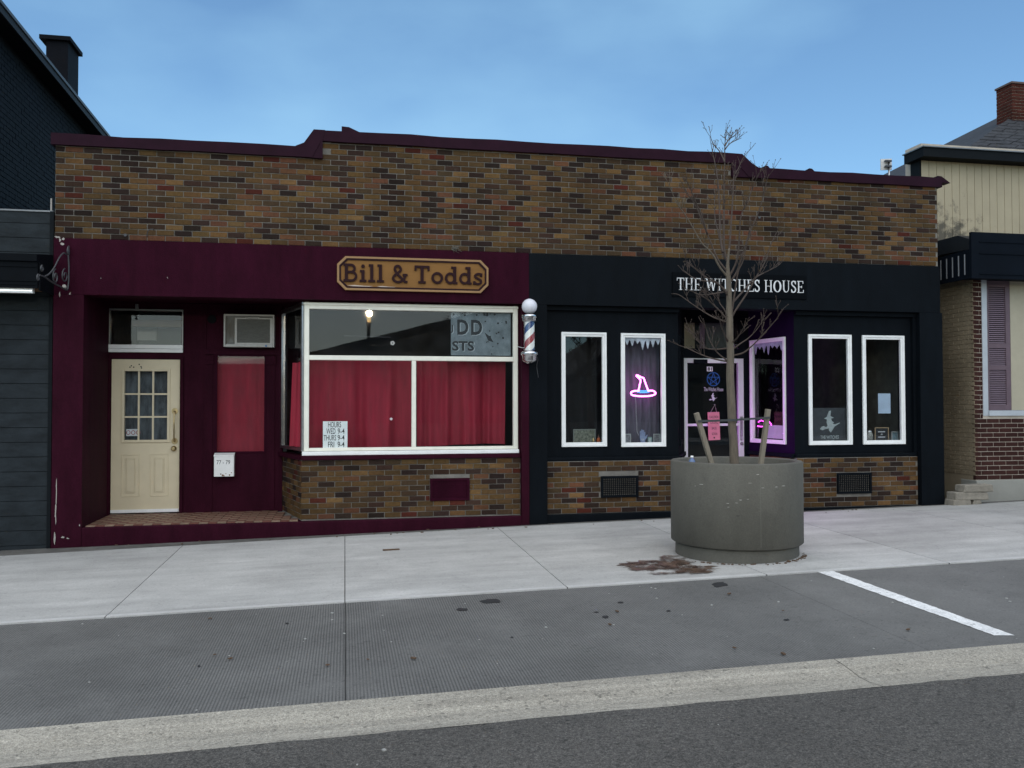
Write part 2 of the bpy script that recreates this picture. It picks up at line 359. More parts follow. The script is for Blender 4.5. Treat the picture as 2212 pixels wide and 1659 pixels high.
# ================================================================== THE STREET
def groove_mat():
    m = mat('parking_concrete', (0.132, 0.130, 0.124), 0.85, var=0.14, scale=1.6, bump=0, grain=0.16, gscale=150, stain=0.16, pits=0.25)
    nt = m.node_tree; N = nt.nodes; L = nt.links; b = N['Principled BSDF']
    g = N.new('ShaderNodeNewGeometry'); sp = N.new('ShaderNodeSeparateXYZ'); L.new(g.outputs['Position'], sp.inputs[0])
    nn = N.new('ShaderNodeTexNoise'); nn.inputs['Scale'].default_value = 0.9; L.new(g.outputs['Position'], nn.inputs['Vector'])
    ad = N.new('ShaderNodeMath'); ad.operation = 'MULTIPLY_ADD'; L.new(nn.outputs['Fac'], ad.inputs[0]); ad.inputs[1].default_value = 0.02; L.new(sp.outputs['X'], ad.inputs[2])
    mu = N.new('ShaderNodeMath'); mu.operation = 'MULTIPLY'; L.new(ad.outputs[0], mu.inputs[0]); mu.inputs[1].default_value = 2*math.pi/0.0195
    s0 = N.new('ShaderNodeMath'); s0.operation = 'SINE'; L.new(mu.outputs[0], s0.inputs[0])
    si = N.new('ShaderNodeMapRange'); si.inputs[1].default_value = -0.1; si.inputs[2].default_value = 0.9; si.inputs[3].default_value = 0.0; si.inputs[4].default_value = -1.0; L.new(s0.outputs[0], si.inputs[0])
    n2 = N.new('ShaderNodeTexNoise'); n2.inputs['Scale'].default_value = 1.3; n2.inputs['Detail'].default_value = 5; L.new(g.outputs['Position'], n2.inputs['Vector'])
    wr = N.new('ShaderNodeMapRange'); wr.inputs[1].default_value = 0.30; wr.inputs[2].default_value = 0.46; wr.inputs[3].default_value = 0.3; L.new(n2.outputs['Fac'], wr.inputs[0])
    # the tined finish stops short of the line bay on the far side
    fx = N.new('ShaderNodeMapRange'); fx.inputs[1].default_value = 3.9; fx.inputs[2].default_value = 3.2; L.new(sp.outputs['X'], fx.inputs[0])
    m2 = N.new('ShaderNodeMath'); m2.operation = 'MULTIPLY'; L.new(wr.outputs[0], m2.inputs[0]); L.new(fx.outputs[0], m2.inputs[1])
    am = N.new('ShaderNodeMath'); am.operation = 'MULTIPLY'; L.new(si.outputs[0], am.inputs[0]); L.new(m2.outputs[0], am.inputs[1])
    cm = N.new('ShaderNodeMath'); cm.operation = 'MULTIPLY_ADD'; L.new(am.outputs[0], cm.inputs[0]); cm.inputs[1].default_value = 0.46; cm.inputs[2].default_value = 1.06
    src = b.inputs['Base Color'].links[0].from_socket
    vm = N.new('ShaderNodeVectorMath'); vm.operation = 'SCALE'; L.new(src, vm.inputs[0]); L.new(cm.outputs[0], vm.inputs['Scale']); L.new(vm.outputs[0], b.inputs['Base Color'])
    bp = N.new('ShaderNodeBump'); bp.inputs['Strength'].default_value = 0.5; bp.inputs['Distance'].default_value = 0.004
    L.new(am.outputs[0], bp.inputs['Height']); L.new(bp.outputs[0], b.inputs['Normal'])
    return m
PARK = groove_mat()
ROAD = mat('asphalt', (0.082, 0.077, 0.070), 0.9, var=0.12, scale=0.8, bump=0.9, bscale=110, grain=0.6, gscale=140, stain=0.15, pits=0.5)
SLABM = mat('sidewalk_concrete', (0.41, 0.405, 0.388), 0.85, var=0.15, scale=1.5, bump=0.2, bscale=90, grain=0.10, gscale=150, stretch=(0.4, 2.6, 1), stain=0.19, pits=0.18, perobj=0.07)
SLABE = mat('sidewalk_trowelled_edge', (0.47, 0.465, 0.45), 0.8, var=0.12, scale=3, grain=0.1, stain=0.1)
GUT = mat('gutter_concrete', (0.34, 0.315, 0.265), 0.9, var=0.2, scale=2.2, bump=0.8, bscale=80, grain=0.32, gscale=150, stretch=(0.3, 5, 1), stain=0.16, pits=0.45)
JOINT = mat('joint_dirt', (0.09, 0.09, 0.085), 0.95, var=0.3, scale=8)
def gsheet(mb, x0, x1, y0, y1, dz, thick=0.0, nx=1, y1b=None):
    """a slab lying on the sloping street, top at dz"""
    for i in range(nx):
        a = x0+(x1-x0)*i/nx; b = x0+(x1-x0)*(i+1)/nx
        t = [(a, y0), (b, y0), (b, y1 if y1b is None else y1b), (a, y1)]
        vs = [(x, y, gz(x, y)+dz-thick) for x, y in t] + [(x, y, gz(x, y)+dz) for x, y in t]
        if thick: mb.add(vs, [(0, 3, 2, 1), (4, 5, 6, 7), (0, 1, 5, 4), (1, 2, 6, 5), (2, 3, 7, 6), (3, 0, 4, 7)])
        else: mb.add(vs[4:], [(0, 1, 2, 3)])
    return mb
Y_SW, Y_GT, Y_RD = -3.62, -5.94, -6.44
g = MB(); gsheet(g, -90, 90, -120, 60, -0.10); tag(g.build('ground', JOINT), kind='structure')
def ragged(x0, x1, y0, y1, dz, amp, step=0.09):
    n = max(2, int((x1-x0)/step)); mb = MB(); vs = []
    for i in range(n+1):
        x = x0+(x1-x0)*i/n; ya = y0+rnd.uniform(-amp, amp); vs += [(x, ya, gz(x, ya)+dz-0.03), (x, ya, gz(x, ya)+dz), (x, y1, gz(x, y1)+dz)]
    fs = []
    for i in range(n): k = 3*i; fs += [(k, k+3, k+4, k+1), (k+1, k+4, k+5, k+2)]
    return mb.add(vs, fs)
# sidewalk: poured bays with saw-cut joints
swb = MB(); gsheet(swb, -40, 46, Y_SW+0.02, 0.25, -0.012, 0.05); sw = tag(swb.build('sidewalk', JOINT), kind='structure')
jx = [-11.09, -9.24, -7.38, -5.53, -3.68, -1.83, 0.005, 1.885, 3.74, 5.6, 7.45, 9.3, 11.15, 13.0]
for a, b in zip(jx[:-1], jx[1:]):
    e = 0.004
    yb_ = lambda X: -0.13-0.05*max(0.0, min(5.6, 2.2-X))
    s = gsheet(MB(), a+e, b-e, Y_SW+0.075, yb_(a), 0, 0.04, 1, yb_(b)).build('slab', SLABM, sw)
    ragged(a+e, b-e, Y_SW, Y_SW+0.073, 0.002, 0.006).build('edge_strip', SLABE, s)
for a, b in ((-40, -11.1), (13.01, 46)): gsheet(MB(), a, b, Y_SW, -0.42, 0, 0.04).build('slab', SLABM, sw)
gsheet(MB(), -40, 46, -0.45, 0.3, -0.006, 0.05).build('wall_edge_strip', mat('old_asphalt_strip', (0.105, 0.10, 0.09), 0.95, var=0.35, scale=6, bump=0.8, bscale=90), sw)
pk = MB()
for a, b in ((-40, -7.39), (-7.386, 0.004), (0.009, 3.662), (3.666, 46)): gsheet(pk, a, b, Y_GT, Y_SW-0.004, -0.008, 0.05)
pk = tag(pk.build('parking_strip', PARK), kind='structure')
# the gutter: a shallow dished strip
gut = MB()
for a, b in ((-40, 2.985), (2.99, 46)):
    prof = [(Y_GT-0.003, -0.006), (Y_GT-0.12, -0.012), (Y_GT-0.27, -0.032), (Y_GT-0.37, -0.03), (Y_RD, -0.012)]
    for (ya, za), (yb, zb) in zip(prof[:-1], prof[1:]):
        gut.add([(a, ya, gz(a, ya)+za), (b, ya, gz(b, ya)+za), (b, yb, gz(b, yb)+zb), (a, yb, gz(a, yb)+zb)], [(3, 2, 1, 0)], True)
tag(gut.build('gutter', GUT), kind='structure')
road = MB(); gsheet(road, -60, 60, -17.0, Y_RD-0.2, -0.010)
vs_ = []; nr = 900
for i in range(nr+1):
    x = -60+120*i/nr
    if -8 < x < 14: pass
    vs_ += [(x, Y_RD-0.2, gz(x, Y_RD-0.2)-0.010), (x, Y_RD-0.004+rnd.uniform(-.011, .011), gz(x, Y_RD)-0.0095)]
road.add(vs_, [(2*i, 2*i+2, 2*i+3, 2*i+1) for i in range(nr)]); tag(road.build('road', ROAD), kind='structure')
fs = MB(); gsheet(fs, -60, 60, -21.0, -17.0, 0.10, 0.2); tag(fs.build('far_pavement', SLABM), kind='structure')
PAINT = mat('road_paint', (0.74, 0.74, 0.73), 0.7, var=0.14, scale=7, grain=0.14, gscale=90, stain=0.12, pits=0.4)
a0, b0 = gnd(1757, 1231), gnd(1792, 1230); a1, b1 = gnd(2148, 1371), gnd(2192, 1371)
q = [a0, b0, b1, a1]
lv = []; nl = 60
for i in range(nl+1):
    t = i/nl
    for p0, p1 in ((a0, a1), (b0, b1)):
        x = p0[0]+(p1[0]-p0[0])*t+rnd.uniform(-.005, .005); y = p0[1]+(p1[1]-p0[1])*t; lv.append((x, y, gz(x, y)-0.004))
tag(MB().add(lv, [(2*i, 2*i+2, 2*i+3, 2*i+1) for i in range(nl)]).build('parking_line', PAINT), kind='structure')

# ================================================================== THE SHOP BUILDING
bl = thing('shop_building', 'single storey brown brick double shopfront, half maroon half black', 'building', (2.4, 0, 0.0))
XL, XR, XC = AX(118, 515), AX(2027, 620), AX(1142, 700)
Z_FT = AZ(1142, 551)                    # underside of the brickwork / top of the painted fascia
ZF = 3.53
z_l, z_m, z_r = 4.75, 4.97, 4.79        # tops of the three parapet lengths
xs1, xs2 = AX(697, 320), AX(1579, 390)
uw = MB().prism([(XL, ZF-0.2), (XR, ZF-0.2), (XR, z_r-0.06), (xs2, z_r-0.06), (xs2, z_m-0.05), (xs1, z_m-0.05), (xs1, z_l-0.05), (XL, z_l-0.05)], 0.008, 0.28)
upper = uw.build('upper_wall', MORTAR, bl)
for (a, b, zt) in ((XL+0.003, XL+0.2, 4.3), (XR-0.2, XR-0.003, 4.3)):
    box('side_wall', MORTAR, bl, a, b, 0.282, 9.0, -0.2, zt)
box('flat_roof', mat('tar_roof', (0.03, 0.03, 0.032), 0.9), bl, XL+0.204, XR-0.204, 0.285, 9.0, 4.05, 4.15)
box('back_wall', MORTAR, bl, XL, XR, 9.003, 9.2, -0.2, 4.3)
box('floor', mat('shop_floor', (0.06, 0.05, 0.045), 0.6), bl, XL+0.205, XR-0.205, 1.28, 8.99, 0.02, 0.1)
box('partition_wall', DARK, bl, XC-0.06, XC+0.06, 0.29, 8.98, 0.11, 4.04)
# ---- bricks
PAL = [((0.116, 0.066, 0.028), 26), ((0.096, 0.056, 0.026), 22), ((0.140, 0.077, 0.031), 14), ((0.076, 0.047, 0.026), 18), ((0.140, 0.061, 0.033), 11), ((0.175, 0.100, 0.040), 5)]
PALD = [((0.031, 0.0195, 0.016), 14), ((0.043, 0.0255, 0.0195), 14), ((0.058, 0.032, 0.022), 8), ((0.088, 0.023, 0.015), 5)]
PC = [p for p, w in PAL for _ in range(w)]; PD = [p for p, w in PALD for _ in range(w)]
_last = [0]
BRICKS = []                              # (wall object, x, y, z centre, angle, length, colour)
BH, BL_, BC, JT = 0.0577, 0.1932, 0.0677, 0.010
def pick():
    dark = rnd.random() < (0.37 if _last[0] == 0 else 0.13); _last[0] = 1 if dark else 0
    c = rnd.choice(PD if dark else PC); k = rnd.uniform(0.74, 1.04)
    return tuple(v*k*rnd.uniform(0.96, 1.04) for v in c)
def lay(wall, p0, ang, length, z0, z1, zskip=lambda u, z: False, start=0, cut=None):
    n = int(round((z1-z0)/BC)); ch = (z1-z0)/n
    for i in range(n):
        z = z0+ch*(i+0.5)
        u = -(0.1016 if (i+start) % 2 else 0.0)
        while u < length-0.02:
            a = max(u+JT/2, 0.002); b = min(u+0.2032-JT/2, length-0.002)
            u += 0.2032
            if b-a < 0.03: continue
            if zskip((a+b)/2, z): continue
            segs = [(a, b)]
            if cut and cut[2]-BH/2 < z < cut[3]+BH/2: segs = [(a, min(b, cut[0]-0.006)), (max(a, cut[1]+0.006), b)]
            j = rnd.uniform(-0.0035, 0.0035)
            for a, b in segs:
              if b-a < 0.02: continue
              um = (a+b)/2
              BRICKS.append((wall, p0[0]+um*math.cos(ang)-j*-math.sin(ang), p0[1]+um*math.sin(ang)+j, z+rnd.uniform(-0.001, 0.001), ang, b-a, pick()))
def up_skip(u, z):
    x = XL+u
    if x < xs1-0.0: return z > z_l-0.10
    if x > xs2+0.0: return z > z_r-0.12
    return False
lay(upper, (XL, 0), 0.0, XR-XL, ZF+0.004, ZF+0.004+BC*20, up_skip)
# ---- parapet flashing
def lumpy(poly, amp=0.006): return [(x, z+rnd.uniform(-amp, amp)) for x, z in poly]
def flash(x0, x1, zb, zt, y=-0.045):
    n = max(3, int((x1-x0)/0.35)); top = [(x0+(x1-x0)*i/n, zt) for i in range(n+1)]; bot = [(x1-(x1-x0)*i/n, zb) for i in range(n+1)]
    return MB().prism(lumpy(top, 0.008)+lumpy(bot, 0.004), y, 0.33)
x0g, x1g, x2g = AX(639, 320), AX(678, 285), AX(660, 330)
flash(XL-0.04, x0g+0.02, z_l-0.125, z_l).build('flashing', MAROON_METAL, bl)
MB().prism([(x0g, z_l-0.125), (x0g, z_l+0.005), (x0g+0.1, z_l+0.05), (x1g, z_m), (xs1+0.03, z_m), (xs1, z_m-0.13), (xs1, z_l-0.135)], -0.049, 0.335).build('flashing', MAROON_METAL, bl)
MB().prism([(x0g-0.03, z_l-0.128), (x0g+0.2, z_l-0.128), (xs1-0.02, z_m-0.14), (x1g-0.02, z_m-0.13)], -0.056, -0.05).build('flashing_flap', MAROON_METAL, bl)
x3g, x4g = AX(1597, 335), AX(1629, 365)
flash(x1g+0.08, x3g-0.02, z_m-0.135, z_m+0.002).build('flashing', MAROON_METAL, bl)
MB().prism([(xs2, z_r-0.135), (xs2, z_m-0.128), (x3g-0.05, z_m-0.128), (x3g-0.05, z_m), (x3g+0.02, z_m), (x4g-0.04, z_r+0.05), (x4g+0.05, z_r+0.004), (x4g+0.05, z_r-0.135)], -0.049, 0.335).build('flashing', MAROON_METAL, bl)
MB().prism([(x3g-0.06, z_m-0.135), (x3g+0.08, z_m-0.14), (x4g+0.0, z_r-0.12), (x4g-0.1, z_r-0.13)], -0.056, -0.05).build('flashing_flap', MAROON_METAL, bl)
flash(x4g+0.04, XR+0.05, z_r-0.13, z_r+0.002).build('flashing', MAROON_METAL, bl)
for (xp, yp, w) in ((738, 283, 0.3), (1648, 366, 0.12), (1742, 372, 0.14), (2018, 388, 0.2)):   # lifted ends of the metal
    x, z = at(xp, yp, 0.1)
    MB().prism([(x, z-0.06), (x, z+0.035), (x+w*0.3, z+0.03), (x+w, z-0.06)], 0.02, 0.16).build('lifted_flap', MAROON_METAL, bl)

MB().tube(smooth_path([(AX(318, 512), -0.02, AZ(318, 512)), (AX(322, 500), -0.05, AZ(322, 500)), (AX(331, 496), -0.03, AZ(331, 496)), (AX(332, 497), 0.01, AZ(332, 497))]), 0.006, 6).build('bent_wire', IRON, bl)
for a_, b_ in ((271, 508), (270, 313), (1640, 470)): MB().tube([(AX(a_, b_), -0.012, AZ(a_, b_)), (AX(a_, b_), 0.01, AZ(a_, b_))], 0.018, 8).build('old_fixing', IRON, bl)
tf0 = MB()
for k in range(14):
    x_, z_ = at(984+rnd.uniform(-3, 3), 540); tf0.tube([(x_, 0.0, z_), (x_+rnd.uniform(-.05, .05), -0.05, z_+rnd.uniform(-.03, .05)), (x_+rnd.uniform(-.08, .08), -0.07, z_+rnd.uniform(-.06, .04))], [.005, .004, .001], 4)
tag(tf0.build('weed_tuft', mat('dry_weed', (0.16, 0.15, 0.12), .9), bl), kind='stuff')
# ---- painted fascia and pilasters
z_fb = AZ(560, 645)                      # underside of maroon fascia
x_j = AX(180, 900)                       # inner edge of left maroon pilaster
YF = -0.035
box('fascia', MAROON, bl, XL+0.002, XC-0.002, YF, 0.25, z_fb, ZF)
box('pilaster', MAROON_R, bl, XL+0.004, x_j, YF+0.003, 0.3, gz(XL, 0)-0.05, z_fb-0.002)
x_wr = AX(1126, 900)
box('pilaster', MAROON_R, bl, x_wr, XC-0.003, YF+0.004, 0.3, gz(XC, 0)-0.05, z_fb-0.002)
z_bb = AZ(1300, 661)                     # underside of the black fascia
box('fascia', BLACKP, bl, XC+0.001, XR-0.001, YF, 0.25, z_bb, ZF-0.002)
x_c1, x_c2 = AX(1181, 900), AX(1986, 900)
box('pilaster', BLACKP, bl, XC, x_c1, YF+0.002, 0.3, gz(XC, 0)-0.05, z_bb-0.002)
box('pilaster', BLACKP, bl, x_c2, XR+0.03, YF+0.002, 0.3, gz(XR, 0)-0.05, z_bb-0.002)
# white flakes of lost paint
FL = mat('bare_plaster', (0.36, 0.33, 0.30), 0.9, var=0.1)
def flake(xp, yp, w, h, y=YF, parent=bl, n=9, m=None):
    x, z = at(xp, yp, y); pts = []
    for i in range(n):
        a = 2*math.pi*i/n; k = rnd.uniform(0.2, 0.8); pts.append((x+w/2*k*math.cos(a), z+h/2*k*math.sin(a)))
    MB().prism(pts, y-0.002, y+0.001).build('paint_flake', m or FL, parent)
for a in ((124, 512, .12, .06), (137, 516, .06, .05), (135, 527, .06, .05), (130, 519, .05, .08), (151, 634, .03, .05), (129, 637, .03, .12), (122, 1055, .035, .55), (120, 1110, .03, .35), (118, 1160, .03, .25),
          (136, 1160, .07, .04), (146, 1163, .05, .03), (362, 600, .02, .035), (218, 601, .012, .02), (1887/2.0*1.1, 585, .02, .02), (172, 1135, .02, .05)):
    flake(*a)

# ---- maroon entrance recess
REC = 1.1
z_flr = 0.17
x_ret = -0.82                           # where the splayed window side meets the back of the recess
x_wl = AX(657, 820, 0.1)                # window corner
xb0 = x_j
box('recess_side_wall', MAROON_R, bl, x_j-0.12, x_j, 0.302, REC+0.15, -0.1, 3.35)
box('recess_ceiling', MAROON, bl, x_j+0.002, x_wr-0.002, 0.252, REC+0.4, z_fb+0.05, z_fb+0.12)
# the step, with a tiled top
plint = MB().box(x_j+0.002, x_wr-0.002, YF-0.005, 0.3, gz(x_j, 0)-0.1, z_flr-0.012)
plint.build('plinth', MAROON_R, bl, 0.012)
box('recess_slab', MORTAR, bl, x_j+0.002, x_ret+0.4, 0.301, REC+0.12, -0.1, z_flr-0.016)
tl = MB(); tl2 = MB()
for i in range(24):
    for j in range(11):
        u = x_j+0.03+i*0.105; v = 0.02+j*0.1
        lim = x_wl-0.03-(v-0.1)*0.34
        if u+0.1 > lim: continue
        (tl if (i+j) % 2 else tl2).box(u, u+0.099, v, v+0.094, z_flr-0.02, z_flr+rnd.uniform(-0.001, 0.001))
tag(tl.build('red_floor_tiles', mat('red_tile', (0.13, 0.045, 0.03), 0.6, var=0.3, scale=9), bl), kind='stuff')
tag(tl2.build('buff_floor_tiles', mat('buff_tile', (0.22, 0.15, 0.10), 0.6, var=0.3, scale=9), bl), kind='stuff')
# back of the recess, built up round the openings
def wall_with_holes(name, m, parent, x0, x1, z0, z1, holes, y0, y1):
    xs = sorted({x0, x1, *[h[0] for h in holes], *[h[1] for h in holes]}); zs = sorted({z0, z1, *[h[2] for h in holes], *[h[3] for h in holes]})
    mb = MB(); idx = {}
    vs = []
    def V(x, y, z):
        k = (round(x, 5), round(y, 5), round(z, 5))
        if k not in idx: idx[k] = len(vs); vs.append(k)
        return idx[k]
    fs = []
    def solid(i, j):
        if i < 0 or j < 0 or i >= len(xs)-1 or j >= len(zs)-1: return False
        cx, cz = (xs[i]+xs[i+1])/2, (zs[j]+zs[j+1])/2
        return not any(h[0] < cx < h[1] and h[2] < cz < h[3] for h in holes)
    for i in range(len(xs)-1):
        for j in range(len(zs)-1):
            if not solid(i, j): continue
            a, b, c, d = xs[i], xs[i+1], zs[j], zs[j+1]
            fs.append((V(a, y0, c), V(b, y0, c), V(b, y0, d), V(a, y0, d))); fs.append((V(a, y1, d), V(b, y1, d), V(b, y1, c), V(a, y1, c)))
            if not solid(i-1, j): fs.append((V(a, y0, c), V(a, y0, d), V(a, y1, d), V(a, y1, c)))
            if not solid(i+1, j): fs.append((V(b, y0, d), V(b, y0, c), V(b, y1, c), V(b, y1, d)))
            if not solid(i, j-1): fs.append((V(b, y0, c), V(a, y0, c), V(a, y1, c), V(b, y1, c)))
            if not solid(i, j+1): fs.append((V(a, y0, d), V(b, y0, d), V(b, y1, d), V(a, y1, d)))
    mb.add(vs, fs)
    return mb.build(name, m, parent)
dx0, dx1 = AX(238, 950, REC), AX(388, 950, REC); dz1 = AZ(310, 775, REC)
tx0, tx1, tz0, tz1 = AX(233, 700, REC), AX(396, 700, REC), AZ(310, 761, REC), AZ(310, 668, REC)
sx0, sx1, sz0, sz1 = AX(467, 870, REC), AX(573, 870, REC), AZ(520, 977, REC), AZ(520, 767, REC)
ax0, ax1, az0, az1 = AX(483, 715, REC), AX(593, 715, REC), AZ(538, 750, REC), AZ(538, 679, REC)
wall_with_holes('entrance_wall', MAROON_R, bl, x_j+0.002, x_ret, z_flr-0.1, z_fb+0.045, [(dx0, dx1, z_flr-0.1, dz1), (tx0+0.02, tx1-0.02, tz0+0.02, tz1-0.02), (sx0, sx1, sz0, sz1), (ax0+0.02, ax1-0.02, az0+0.02, az1-0.02)], REC, REC+0.1)
for (xp, x2, y1, y2) in ((440, 442, 672, 1110), ):
    box('corner_bead', MAROON_R, bl, AX(xp, 900, REC), AX(x2+3, 900, REC), REC-0.014, REC-0.001, z_flr, z_fb)
box('casing_head', MAROON_R, bl, AX(441, 755, REC), x_ret-0.01, REC-0.024, REC-0.001, AZ(500, 766, REC), AZ(500, 755, REC))
for a, b in ((443, 462), (574, 596)):
    box('casing_block', MAROON_R, bl, AX(a, 780, REC), AX(b, 780, REC), REC-0.022, REC-0.001, AZ(450, 787, REC), AZ(450, 768, REC))
    box('casing_side', MAROON_R, bl, AX(a+2, 780, REC), AX(b-2, 780, REC), REC-0.012, REC-0.001, z_flr+0.01, AZ(450, 788, REC))
for a, b in ((228, 237), (389, 396)):
    box('door_jamb', MAROON_R, bl, AX(a, 900, REC), AX(b, 900, REC), REC-0.03, REC-0.001, z_flr, dz1+0.03)
box('round_vent', BLACKP, bl, 0, 0, 0, 0, 0, 0) if False else MB().tube([(AX(458, 690, REC), REC-0.02, AZ(458, 690, REC)), (AX(458, 690, REC), REC+0.01, AZ(458, 690, REC))], 0.055, 20).build('round_vent', BLACKP, bl)
# cream door
dy = REC+0.02
doorm = wall_with_holes('door', CREAM, bl, dx0+0.006, dx1-0.006, z_flr+0.012, dz1-0.008, [(AX(268, 870, REC), AX(361, 870, REC), AZ(310, 951, REC), AZ(310, 801, REC))], dy, dy+0.045)
fx0, fx1, fz0, fz1 = AX(262, 870, REC), AX(367, 870, REC), AZ(310, 956, REC), AZ(310, 796, REC)
fr = MB(); t = 0.035
fr.box(fx0, fx0+t, dy-0.015, dy-0.001, fz0, fz1).box(fx1-t, fx1, dy-0.015, dy-0.001, fz0, fz1).box(fx0+t, fx1-t, dy-0.015, dy-0.001, fz0, fz0+t).box(fx0+t, fx1-t, dy-0.015, dy-0.001, fz1-t, fz1)
fr.build('glazing_frame', CREAM, doorm, 0.004)
gw = (fx1-fx0-2*t); gh = fz1-fz0-2*t
for k in (1, 2):
    box('muntin', CREAM, doorm, fx0+t+gw*k/3-0.011, fx0+t+gw*k/3+0.011, dy-0.01, dy+0.012, fz0+t, fz1-t)
    box('muntin', CREAM, doorm, fx0+t, fx1-t, dy-0.009, dy+0.011, fz0+t+gh*k/3-0.011, fz0+t+gh*k/3+0.011)
for i in range(3):
    for j in range(3):
        box('pane', GLASS_D, doorm, fx0+t+gw*i/3+0.012, fx0+t+gw*(i+1)/3-0.012, dy+0.014, dy+0.018, fz0+t+gh*j/3+0.012, fz0+t+gh*(j+1)/3-0.012)
for a, b in ((261, 301), (323, 363)):
    px0, px1, pz0, pz1 = AX(a, 1030, REC), AX(b, 1030, REC), AZ(310, 1073, REC), AZ(310, 981, REC)
    pm = MB(); e = 0.012
    for r in (0.0, 0.05):
        pm.box(px0+r, px0+r+e, dy-0.006, dy-0.001, pz0+r, pz1-r).box(px1-r-e, px1-r, dy-0.006, dy-0.001, pz0+r, pz1-r).box(px0+r+e, px1-r-e, dy-0.006, dy-0.001, pz0+r, pz0+r+e).box(px0+r+e, px1-r-e, dy-0.006, dy-0.001, pz1-r-e, pz1-r)
    pm.box(px0+0.065, px1-0.065, dy-0.009, dy-0.001, pz0+0.065, pz1-0.065)
    pm.build('raised_panel', CREAM, doorm, 0.003)
hx, hz0, hz1 = AX(377, 920, REC), AZ(377, 953, REC), AZ(377, 888, REC)
hm = MB().tube([(hx, dy-0.002, hz0), (hx, dy-0.045, hz0), (hx, dy-0.055, hz0+0.02), (hx, dy-0.055, hz1-0.02), (hx, dy-0.045, hz1), (hx, dy-0.002, hz1)], 0.009, 10)
for z in (hz0, hz1): hm.tube([(hx, dy-0.008, z), (hx, dy-0.0005, z)], 0.04, 20)
hm.build('pull_handle', BRASS, doorm)
kx, kz = AX(375, 969, REC), AZ(375, 969, REC)
MB().tube([(kx, dy-0.0005, kz), (kx, dy-0.01, kz), (kx, dy-0.02, kz), (kx, dy-0.05, kz), (kx, dy-0.06, kz)], [0.036, 0.034, 0.016, 0.03, 0.02], 18).build('deadbolt', BRASS, doorm)
box('door_sweep', WHITE, doorm, dx0+0.008, dx1-0.008, dy-0.012, dy-0.001, z_flr+0.014, z_flr+0.055)
for (xp, yp) in ((283, 790), (300, 787), (304, 792), (280, 793), (305, 795), (288, 793)):
    MB().tube([(AX(xp, yp, REC), dy-0.002, AZ(xp, yp, REC)), (AX(xp, yp, REC), dy+0.001, AZ(xp, yp, REC))], 0.009, 8).build('screw_hole', BLACKINK, doorm)
st = MB().box(fx0+t+0.02, fx0+t+gw/3-0.015, dy+0.02, dy+0.021, fz0+t+0.05, fz0+t+0.14).build('sticker', PAPER, doorm)
for i in range(3):
    c = fx0+t+0.045+i*0.06; mb = MB(); stroke(mb, arc(c, fz0+t+0.095, 0.022, 0.026, 0, 360, 14), 0.008, dy+0.0186, dy+0.0196); mb.build('red_ring', mat('red_print', (0.4, 0.08, 0.08), 0.7), st)
box('door_blind', mat('net_blind', (0.10, 0.115, 0.13), 0.9, var=0.7, scale=4, stretch=(3, 1, 0.8)), bl, dx0, dx1, REC+0.16, REC+0.17, fz0-0.1, fz1+0.1)
# transom light over the door
tf = MB(); t = 0.03
tf.box(tx0, tx0+t, REC-0.02, REC+0.04, tz0+0.06, tz1).box(tx1-0.012, tx1, REC-0.02, REC+0.04, tz0+0.06, tz1).box(tx0+t, tx1-0.012, REC-0.02, REC+0.04, tz1-0.02, tz1)
trw = tf.build('transom_window', mat('grey_aluminium', (0.3, 0.3, 0.29), 0.4, metal=0.6), bl)
box('pane', GLASS_D, trw, tx0+t, tx1-0.012, REC+0.02, REC+0.025, tz0+0.06, tz1-0.02)
box('sill', WHITE, trw, tx0-0.004, tx1+0.002, REC-0.04, REC-0.003, tz0+0.047, tz0+0.097, bevel=0.004)
box('sill', WHITE, trw, tx0-0.004, tx1+0.002, REC-0.036, REC-0.003, tz0-0.002, tz0+0.044, bevel=0.004)
box('hall_wall', mat('pale_hall_wall', (0.15, 0.17, 0.19), 0.8, var=0.15, scale=2), bl, x_j+0.16, x_ret, 2.0, 2.05, 0.12, 3.9)
box('hall_beam', mat('hall_wood', (0.2, 0.13, 0.07), 0.7), bl, x_j+0.16, x_ret-0.2, 1.6, 1.7, AZ(300, 705, 1.6), AZ(300, 690, 1.6))
tag(box('wall_notice', PAPER, None, AX(297, 715, 1.99), AX(338, 715, 1.99), 1.985, 1.998, AZ(310, 735, 1.99), AZ(310, 707, 1.99)), 'white rectangular board seen through the transom over the cream door', 'notice board')
box('clip', STEEL, bl, AX(293, 660, REC), AX(300, 660, REC), REC-0.02, REC-0.002, AZ(296, 667, REC), AZ(296, 657, REC))
